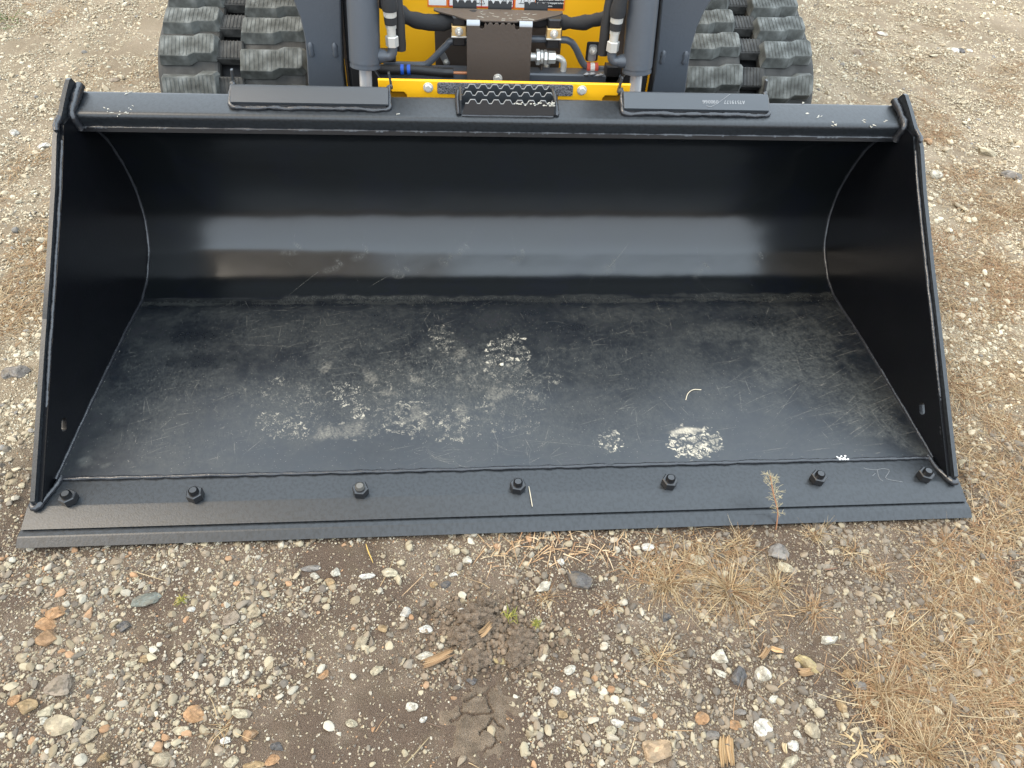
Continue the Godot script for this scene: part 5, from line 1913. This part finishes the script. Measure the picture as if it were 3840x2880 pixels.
func cylinder(o: Node3D, sd: int) -> void:
	var foot := Vector3(sd * 0.3625, 0.580, -1.06)
	var top := Vector3(sd * 0.338, 1.02, -1.12)
	var d := (top - foot).normalized()
	var b := MB.new()
	b.tube(PackedVector3Array([foot - d * 0.002, foot, foot + d * 0.006, foot + d * 0.0065, foot + d * 0.012, foot + d * 0.0125, foot + d * 0.02, top]), PackedFloat32Array([0.034, 0.0395, 0.0395, 0.037, 0.037, 0.0395, 0.0400, 0.0400]), 40)
	var c := part("tilt_cylinder", b, M.arm, o)
	b = MB.new()
	b.tube(PackedVector3Array([foot - d * 0.25, foot + d * 0.01]), PackedFloat32Array([0.0165]), 24)
	part("rod", b, M.chrome, c)
	b = MB.new()
	b.tube(PackedVector3Array([foot - d * 0.30, foot - d * 0.09, foot - d * 0.085]), PackedFloat32Array([0.035, 0.035, 0.025]), 20)
	part("rod_eye", b, M.black, c)
	# port boss, elbow, fitting and sleeved hose
	var y := 0.607
	b = MB.new()
	var at := foot + d * (y - foot.y) / d.y
	b.tube(PackedVector3Array([at + Vector3(-sd * 0.032, 0, 0.0), at + Vector3(-sd * 0.050, 0, 0.002), at + Vector3(-sd * 0.056, 0, 0.002)]), PackedFloat32Array([0.020, 0.016, 0.0135]), 16)
	b.tube(curve([at + Vector3(-sd * 0.05, 0, 0.002), at + Vector3(-sd * 0.062, 0, 0.002), at + Vector3(-sd * 0.070, 0.006, 0.001), at + Vector3(-sd * 0.073, 0.018, 0.0), at + Vector3(-sd * 0.073, 0.027, 0.0)], 0.003), PackedFloat32Array([0.0125]), 14)
	part("elbow", b, M.arm, c)
	var e := at + Vector3(-sd * 0.073, 0.024, 0.0)
	var upright := Transform3D(Basis(Vector3.RIGHT, -PI / 2), e)
	b = MB.new()
	b.ngon(6, 0.0165, 0.0, 0.026, upright, 0.0015)
	b.ngon(18, 0.0115, 0.026, 0.046, upright, 0.001)
	b.ngon(6, 0.0135, 0.043, 0.056, upright, 0.0012)
	var fit := part("fitting", b, M.zinc, c)
	b = MB.new()
	b.ngon(20, 0.0155, 0.071, 0.088, upright, 0.001)
	for i in 12:
		b.box(Vector3(0.002, 0.0012, 0.013), upright * Transform3D(Basis(Vector3(0, 0, 1), TAU * i / 12.0), Vector3.ZERO) * Transform3D(Basis.IDENTITY, Vector3(0.0155, 0, 0.0795)))
	part("ferrule", b, M.zinc, fit)
	part("hose", hose([e + Vector3(0, 0.086, 0), e + Vector3(0, 0.10, 0), e + Vector3(sd * 0.002, 0.12, -0.002), e + Vector3(sd * 0.006, 0.16, -0.01), e + Vector3(sd * 0.012, 0.30, -0.05)], 0.0175, 0.25), M.sleeve, c)
	part("hose_end", hose([e + Vector3(0, 0.054, 0), e + Vector3(0, 0.072, 0)], 0.0150, 0.1), M.sleeve, fit)
	part("hose", hose([e + Vector3(-sd * 0.018, -0.02, -0.03), e + Vector3(-sd * 0.020, 0.05, -0.03), e + Vector3(-sd * 0.016, 0.12, -0.035), e + Vector3(-sd * 0.01, 0.3, -0.06)], 0.014, 0.2), M.rubberhose, c)

func coupler(o: Node3D) -> void:
	# yellow cross bar with notched lower ends, black grip pad and two bolts
	var b := MB.new()
	b.extr(pv([Vector2(-0.323, 0.587), Vector2(0.328, 0.586), Vector2(0.328, 0.560), Vector2(0.300, 0.560), Vector2(0.296, 0.556), Vector2(0.265, 0.556), Vector2(0.259, 0.549), Vector2(0.255, 0.500), Vector2(-0.250, 0.500), Vector2(-0.253, 0.549), Vector2(-0.260, 0.556), Vector2(-0.289, 0.556), Vector2(-0.293, 0.560), Vector2(-0.323, 0.560)]), -0.010, 0.0, Transform3D(Basis.IDENTITY, Vector3(0, 0, -0.965)), 0.0016)
	var bar := part("coupler_bar", b, M.yellow, o)
	b = MB.new()
	b.box(Vector3(0.65, 0.09, 0.012), Transform3D(Basis.IDENTITY, Vector3(0.0025, 0.515, -0.982)), 0.001)
	part("lower_flange", b, M.yellowdark, bar)
	b = MB.new()
	b.extr(rounded([Vector2(-0.1745, 0.554), Vector2(0.178, 0.554), Vector2(0.177, 0.5835), Vector2(-0.1735, 0.5835)], 0.006, 4), 0.0, 0.0022, Transform3D(Basis.IDENTITY, Vector3(0, 0, -0.965)), 0.0005)
	part("grip_pad", b, M.grip, bar)
	for x in [-0.197, 0.201]:
		part("bolt", hexbolt(Transform3D(Basis(Vector3(0, 0, 1), 0.3), Vector3(x, 0.5695, -0.965)), 0.0095, 0.008), M.zinc, bar)
	# dark cross beam and its brackets behind the bar
	b = MB.new()
	b.box(Vector3(0.70, 0.06, 0.05), Transform3D(Basis.IDENTITY, Vector3(0, 0.492, -1.20)), 0.004)
	var beam := part("cross_beam", b, M.arm, o)
	for sd in [-1, 1]:
		b = MB.new()
		b.extr(pv([Vector2(sd * 0.33, 0.46), Vector2(sd * 0.41, 0.46), Vector2(sd * 0.41, 0.56), Vector2(sd * 0.355, 0.56), Vector2(sd * 0.33, 0.52)]), -1.14, -1.12, Transform3D.IDENTITY, 0.002)
		part("lug_plate", b, M.black, beam)
	b = MB.new()
	for i in 9:
		var q := Vector3(0.262 + rng.randfn() * 0.010, 0.524, -1.176 + rng.randfn() * 0.003)
		b.tube(PackedVector3Array([q - Vector3(0.006, 0, 0), q, q + Vector3(0.006, 0, 0)]), PackedFloat32Array([0.001, 0.0045, 0.001]), 8)
	part("weld_blob", b, M.galv, beam)

func belly(o: Node3D, panel: Node3D) -> void:
	# brown grey cover plate with a bent-over serrated step on top
	var b := MB.new()
	var sl := [PackedVector2Array(), PackedVector2Array()]
	var face := PackedVector2Array([Vector2(-0.094, 0.490), Vector2(0.084, 0.490), Vector2(0.0825, 0.652), Vector2(0.0475, 0.652)])
	for i in 9:
		var a := PI * i / 8.0
		face.append(Vector2(0.0415 + cos(a) * 0.006, 0.650 - sin(a) * 0.006))
	face.append(Vector2(0.0355, 0.655))
	for i in 5:
		var x := 0.027 - i * 0.0165
		face.append_array(PackedVector2Array([Vector2(x + 0.005, 0.660), Vector2(x, 0.6535), Vector2(x - 0.005, 0.660)]))
	face.append(Vector2(-0.0475, 0.655))
	for i in 9:
		var a := PI * i / 8.0
		face.append(Vector2(-0.0535 + cos(a) * 0.006, 0.650 - sin(a) * 0.006))
	face.append_array(PackedVector2Array([Vector2(-0.0595, 0.652), Vector2(-0.0945, 0.652)]))
	b.extr(face, -0.004, 0.0, Transform3D(Basis.IDENTITY, Vector3(0, 0, -1.16)), 0.0006)
	var cover := part("cover_plate", b, M.cover, o)
	part("bolt", hexbolt(Transform3D(Basis(Vector3(0, 0, 1), 0.2), Vector3(-0.007, 0.513, -1.16)), 0.0098, 0.009), M.zinc, cover)
	# the step: two bent tabs and the sloping tread
	b = MB.new()
	for s in [[-0.0945, -0.0595], [0.0475, 0.0825]]:
		var bend := PackedVector2Array()
		for i in 7:
			var a := PI * 0.5 * i / 6.0
			bend.append(Vector2(-1.172 + cos(a) * 0.012, 0.652 + sin(a) * 0.012))
		for i in 7:
			var a := PI * 0.5 * (6 - i) / 6.0
			bend.append(Vector2(-1.172 + cos(a) * 0.008, 0.652 + sin(a) * 0.008))
		b = MB.new()
		extx(b, bend, s[0], s[1], 0.0, 40.0)
		part("bent_tab", b, M.galv, cover)
	b = MB.new()
	var tread := PackedVector2Array()
	for q in [Vector2(-0.094, 1.170), Vector2(-0.060, 1.170), Vector2(-0.0475, 1.165), Vector2(0.0355, 1.165), Vector2(0.0475, 1.170), Vector2(0.0825, 1.170), Vector2(0.125, 1.200), Vector2(0.160, 1.222), Vector2(0.173, 1.237), Vector2(0.174, 1.252), Vector2(-0.183, 1.252), Vector2(-0.183, 1.237), Vector2(-0.170, 1.224), Vector2(-0.130, 1.200)]:
		tread.append(Vector2(q.x, q.y))
	b.extr(tread, 0.660, 0.6642, Transform3D(FLAT, Vector3.ZERO), 0.0006)
	var step := part("step_tread", b, M.cover, cover)
	var sx := MB.new()
	for i in 26:
		var x := rng.randf_range(-0.07, 0.09)
		var z := rng.randf_range(-1.23, -1.17)
		var a := rng.randf_range(-0.8, 0.8)
		var l := rng.randf_range(0.004, 0.018)
		sx.tube(PackedVector3Array([Vector3(x, 0.6644, z), Vector3(x + cos(a) * l, 0.6644, z + sin(a) * l)]), PackedFloat32Array([0.0005]), 4)
	part("scuff", sx, M.worn, step)
	for x in [-0.098, 0.0, 0.101]:
		var t := MB.new()
		var p := PackedVector2Array([Vector2(-0.033, 0.0), Vector2(0.033, 0.0), Vector2(0.033, 0.024)])
		for i in 3:
			p.append_array(PackedVector2Array([Vector2(0.025 - i * 0.0195, 0.024), Vector2(0.0205 - i * 0.0195, 0.0165), Vector2(0.016 - i * 0.0195, 0.024)]))
		p.append(Vector2(-0.033, 0.024))
		t.extr(p, -0.003, 0.0, Transform3D(Basis(Vector3.RIGHT, -0.15), Vector3(x, 0.655, -1.268)), 0.0005)
		part("serrated_tab", t, M.black, step)
	# dark back plate and shadowed gap
	b = MB.new()
	b.box(Vector3(0.374, 0.30, 0.01), Transform3D(Basis.IDENTITY, Vector3(0.002, 0.47, -1.325)), 0.002)
	part("back_plate", b, M.cover, o)
	# big sleeved hoses running out to both sides
	for sd in [-1, 1]:
		var h: Array = [Vector3(-0.345, 0.735, -1.20), Vector3(-0.30, 0.675, -1.215), Vector3(-0.245, 0.643, -1.225), Vector3(-0.18, 0.633, -1.23), Vector3(-0.09, 0.642, -1.235), Vector3(0.0, 0.645, -1.24)] if sd < 0 else [Vector3(0.34, 0.735, -1.20), Vector3(0.30, 0.672, -1.215), Vector3(0.255, 0.650, -1.225), Vector3(0.21, 0.641, -1.23), Vector3(0.13, 0.643, -1.235), Vector3(0.0, 0.645, -1.24)]
		part("hose", hose(h, 0.0205 if sd < 0 else 0.0185, 0.3), M.sleeve, o)
		var t: Array = [Vector3(-0.33, 0.520, -1.22), Vector3(-0.29, 0.521, -1.22), Vector3(-0.225, 0.522, -1.22), Vector3(-0.200, 0.530, -1.22), Vector3(-0.150, 0.578, -1.22), Vector3(-0.128, 0.590, -1.22), Vector3(0.0, 0.596, -1.22)] if sd < 0 else [Vector3(0.33, 0.521, -1.22), Vector3(0.275, 0.522, -1.22), Vector3(0.245, 0.534, -1.22), Vector3(0.215, 0.580, -1.22), Vector3(0.195, 0.597, -1.22), Vector3(0.16, 0.600, -1.22), Vector3(0.0, 0.600, -1.22)]
		part("steel_line", hose(t, 0.0095), M.arm, o)
		# clamp block
		var cx := -0.115 if sd < 0 else 0.147
		b = MB.new()
		b.box(Vector3(0.040, 0.026, 0.028), Transform3D(Basis.IDENTITY, Vector3(cx, 0.625, -1.205)), 0.002)
		var cl := part("line_clamp", b, M.zincyellow, o)
		b = MB.new()
		b.box(Vector3(0.036, 0.024, 0.040), Transform3D(Basis.IDENTITY, Vector3(cx, 0.650, -1.213)), 0.004)
		part("clamp_half", b, M.black, cl)
		b = MB.new()
		b.box(Vector3(0.036, 0.026, 0.034), Transform3D(Basis.IDENTITY, Vector3(cx, 0.596, -1.215)), 0.004)
		part("clamp_half", b, M.black, cl)
		b = MB.new()
		b.box(Vector3(0.042, 0.004, 0.034), Transform3D(Basis.IDENTITY, Vector3(cx, 0.6115, -1.204)), 0.001)
		part("clamp_strap", b, M.zinc, cl)
		part("bolt", hexbolt(Transform3D(Basis.IDENTITY, Vector3(cx, 0.6255, -1.191)), 0.0085, 0.007, 0.012), M.zinc, cl)
		b = MB.new()
		b.extr(rounded([Vector2(cx - 0.008 + sd * 0.002, 0.575), Vector2(cx + 0.02, 0.575), Vector2(cx + 0.02, 0.60), Vector2(cx - 0.008, 0.60)], 0.003, 3), -1.262, -1.258, Transform3D.IDENTITY, 0.0005)
		part("clamp_plate", b, M.zincyellow, cl)
	# wiring loom with blue tape
	part("wiring_loom", hose([Vector3(-0.36, 0.524, -1.18), Vector3(-0.30, 0.524, -1.178), Vector3(-0.25, 0.526, -1.178), Vector3(-0.19, 0.521, -1.18), Vector3(-0.15, 0.518, -1.18)], 0.0115, 0.0, 0.0016), M.rubberhose, o)
	var loom := o.get_node("wiring_loom")
	for x in [-0.275, -0.257]:
		part("blue_tape", hose([Vector3(x - 0.0045, 0.525, -1.178), Vector3(x + 0.0045, 0.525, -1.178)], 0.0142), M.blue, loom)
	part("loom_end", hose([Vector3(-0.16, 0.5185, -1.18), Vector3(-0.132, 0.5185, -1.18)], 0.0135, 0.2), M.black, loom)
	part("copper_wire", hose([Vector3(-0.134, 0.519, -1.178), Vector3(-0.09, 0.519, -1.178)], 0.0042), M.copper, loom)
	# hex adapters and the bent pipe right of the cover
	b = MB.new()
	var ax := Transform3D(Basis(Vector3(0, 0, -1), Vector3(0, 1, 0), Vector3(1, 0, 0)), Vector3(0, 0.559, -1.2))
	b.ngon(16, 0.011, 0.08, 0.108, ax)
	b.ngon(6, 0.021, 0.102, 0.113, ax, 0.0015)
	b.ngon(20, 0.0185, 0.114, 0.122, ax, 0.001)
	b.ngon(6, 0.0195, 0.124, 0.134, ax, 0.0015)
	b.ngon(6, 0.0165, 0.136, 0.158, ax, 0.0015)
	var ad := part("hex_adapter", b, M.zinc, o)
	part("bent_pipe", hose([Vector3(0.156, 0.559, -1.2), Vector3(0.168, 0.558, -1.2), Vector3(0.179, 0.551, -1.2), Vector3(0.1835, 0.539, -1.2), Vector3(0.184, 0.516, -1.2)], 0.0088), M.zinc, ad)
	b = MB.new()
	b.tube(PackedVector3Array([Vector3(0.184, 0.521, -1.2), Vector3(0.184, 0.509, -1.2), Vector3(0.184, 0.5085, -1.2), Vector3(0.184, 0.504, -1.2), Vector3(0.184, 0.4935, -1.2), Vector3(0.184, 0.493, -1.2), Vector3(0.184, 0.46, -1.2)]), PackedFloat32Array([0.0115, 0.0115, 0.013, 0.013, 0.0128, 0.0145, 0.0145]), 18)
	part("ferrule", b, M.zinc, ad)
	# bracket loop under it, small clips, red clamp
	b = MB.new()
	b.extr(pv([Vector2(0.118, 0.54), Vector2(0.118, 0.478), Vector2(0.122, 0.470), Vector2(0.215, 0.470), Vector2(0.215, 0.4765), Vector2(0.126, 0.4765), Vector2(0.1235, 0.481), Vector2(0.1235, 0.54)]), -1.235, -1.20, Transform3D.IDENTITY, 0.0008)
	part("bracket", b, M.cover, o)
	for q in [[-0.157, 0.512, 0.45, -1.29], [0.148, 0.505, -0.2, -1.29]]:
		b = MB.new()
		var tr := Transform3D(Basis(Vector3(0, 0, 1), q[2]), Vector3(q[0], q[1], q[3]))
		b.extr(rounded([Vector2(-0.0095, -0.02), Vector2(0.0095, -0.02), Vector2(0.0095, 0.02), Vector2(-0.0095, 0.02)], 0.006, 4), 0.0, 0.003, tr, 0.0005)
		var clip := part("clip", b, M.galv, o)
		part("bolt", hexbolt(tr * Transform3D(Basis.IDENTITY, Vector3(0, -0.008, 0.003)), 0.006, 0.005, 0.006), M.zinc, clip)
	b = MB.new()
	b.extr(rounded([Vector2(0.252, 0.535), Vector2(0.288, 0.535), Vector2(0.288, 0.588), Vector2(0.252, 0.588)], 0.006, 4), -1.245, -1.24, Transform3D.IDENTITY, 0.0008)
	var br := part("clamp_bracket", b, M.black, o)
	b = MB.new()
	b.extr(rounded([Vector2(0.258, 0.535), Vector2(0.282, 0.535), Vector2(0.282, 0.582), Vector2(0.258, 0.582)], 0.008, 4), -1.239, -1.236, Transform3D.IDENTITY, 0.0006)
	part("strap", b, M.galv, br)
	part("bolt", hexbolt(Transform3D(Basis.IDENTITY, Vector3(0.271, 0.566, -1.236)), 0.0085, 0.006, 0.012), M.zinc, br)
	for x in [0.259, 0.282]:
		part("red_cushion", hose([Vector3(x - 0.005, 0.5225, -1.22), Vector3(x + 0.005, 0.5225, -1.22)], 0.0165), M.red, br)
	part("cushion_band", hose([Vector3(0.264, 0.5225, -1.22), Vector3(0.277, 0.5225, -1.22)], 0.0158), M.zinc, br)
	b = MB.new()
	b.box(Vector3(0.045, 0.05, 0.03), Transform3D(Basis.IDENTITY, Vector3(0.325, 0.523, -1.19)), 0.004)
	b.box(Vector3(0.045, 0.03, 0.03), Transform3D(Basis.IDENTITY, Vector3(-0.315, 0.555, -1.20)), 0.004)
	part("port_block", b, M.black, o)
	decal(panel)

# warning sticker on the front panel: four framed pictures and a text block
func decal(panel: Node3D) -> void:
	var tilt := Basis(Vector3.RIGHT, -0.10)
	var root := Vector3(0, 0.0, -1.37)
	var at := func(x: float, y: float, z: float) -> Transform3D: return Transform3D(tilt, root + tilt * Vector3(x, y - 0.02, z))
	var b := MB.new()
	b.box(Vector3(0.412, 0.15, 0.001), at.call(0.0, 0.705, 0.0006))
	var st := part("warning_sticker", b, M.orange, panel)
	var y0 := 0.704
	for q in [[-0.176, 0.052, M.white], [-0.094, 0.094, M.white], [0.002, 0.092, M.white], [0.086, 0.058, M.white], [0.159, 0.084, M.decalblack]]:
		b = MB.new()
		b.box(Vector3(q[1], 0.138, 0.0006), at.call(q[0], y0, 0.0016))
		part("sticker_field", b, q[2], st)
	b = MB.new()
	b.box(Vector3(0.192, 0.003, 0.0006), at.call(-0.046, 0.634, 0.0018))
	b.box(Vector3(0.003, 0.14, 0.0006), at.call(-0.142, 0.704, 0.0018))
	b.box(Vector3(0.003, 0.14, 0.0006), at.call(0.050, 0.704, 0.0018))
	part("red_border", b, M.decalred, st)
	# little drawings of machines: wheels, bodies, a triangle and a standing man
	b = MB.new()
	for q in [[-0.072, 0.650], [-0.056, 0.650], [0.024, 0.648], [0.044, 0.648], [0.088, 0.652], [0.106, 0.652]]:
		var p := PackedVector3Array()
		for i in 17:
			p.append(at.call(q[0] + cos(TAU * i / 16.0) * 0.0065, q[1] + sin(TAU * i / 16.0) * 0.0065, 0.002).origin)
		b.tube(p, PackedFloat32Array([0.0006]), 4, false)
	for q in [[-0.115, 0.642, -0.092, 0.69], [-0.115, 0.642, -0.036, 0.642], [-0.036, 0.642, -0.06, 0.69], [0.010, 0.655, 0.050, 0.657], [0.050, 0.657, 0.048, 0.675], [0.066, 0.646, 0.12, 0.646], [0.072, 0.646, 0.078, 0.672], [0.078, 0.672, 0.116, 0.668], [-0.024, 0.645, -0.024, 0.665], [-0.019, 0.645, -0.019, 0.665], [-0.046, 0.636, -0.046, 0.76]]:
		b.tube(PackedVector3Array([at.call(q[0], q[1], 0.002).origin, at.call(q[2], q[3], 0.002).origin]), PackedFloat32Array([0.0008]), 4)
	part("drawing", b, M.decalblack, st)
	var lines := ["engagement pins.  Ensure the", "pins are fully engaged before", "operating loader."]
	for i in 3:
		var tm := TextMesh.new()
		tm.text = lines[i]
		tm.font = SystemFont.new()
		tm.font.font_names = PackedStringArray(["Droid Sans"])
		tm.font.font_weight = 700
		tm.font_size = 16
		tm.pixel_size = 0.00036
		tm.depth = 0.0004
		tm.horizontal_alignment = HORIZONTAL_ALIGNMENT_LEFT
		var n := MeshInstance3D.new()
		n.name = "lettering"
		n.mesh = tm
		n.material_override = M.white
		st.add_child(n, true)
		n.transform = at.call(0.121, 0.658 - i * 0.0085, 0.0022)
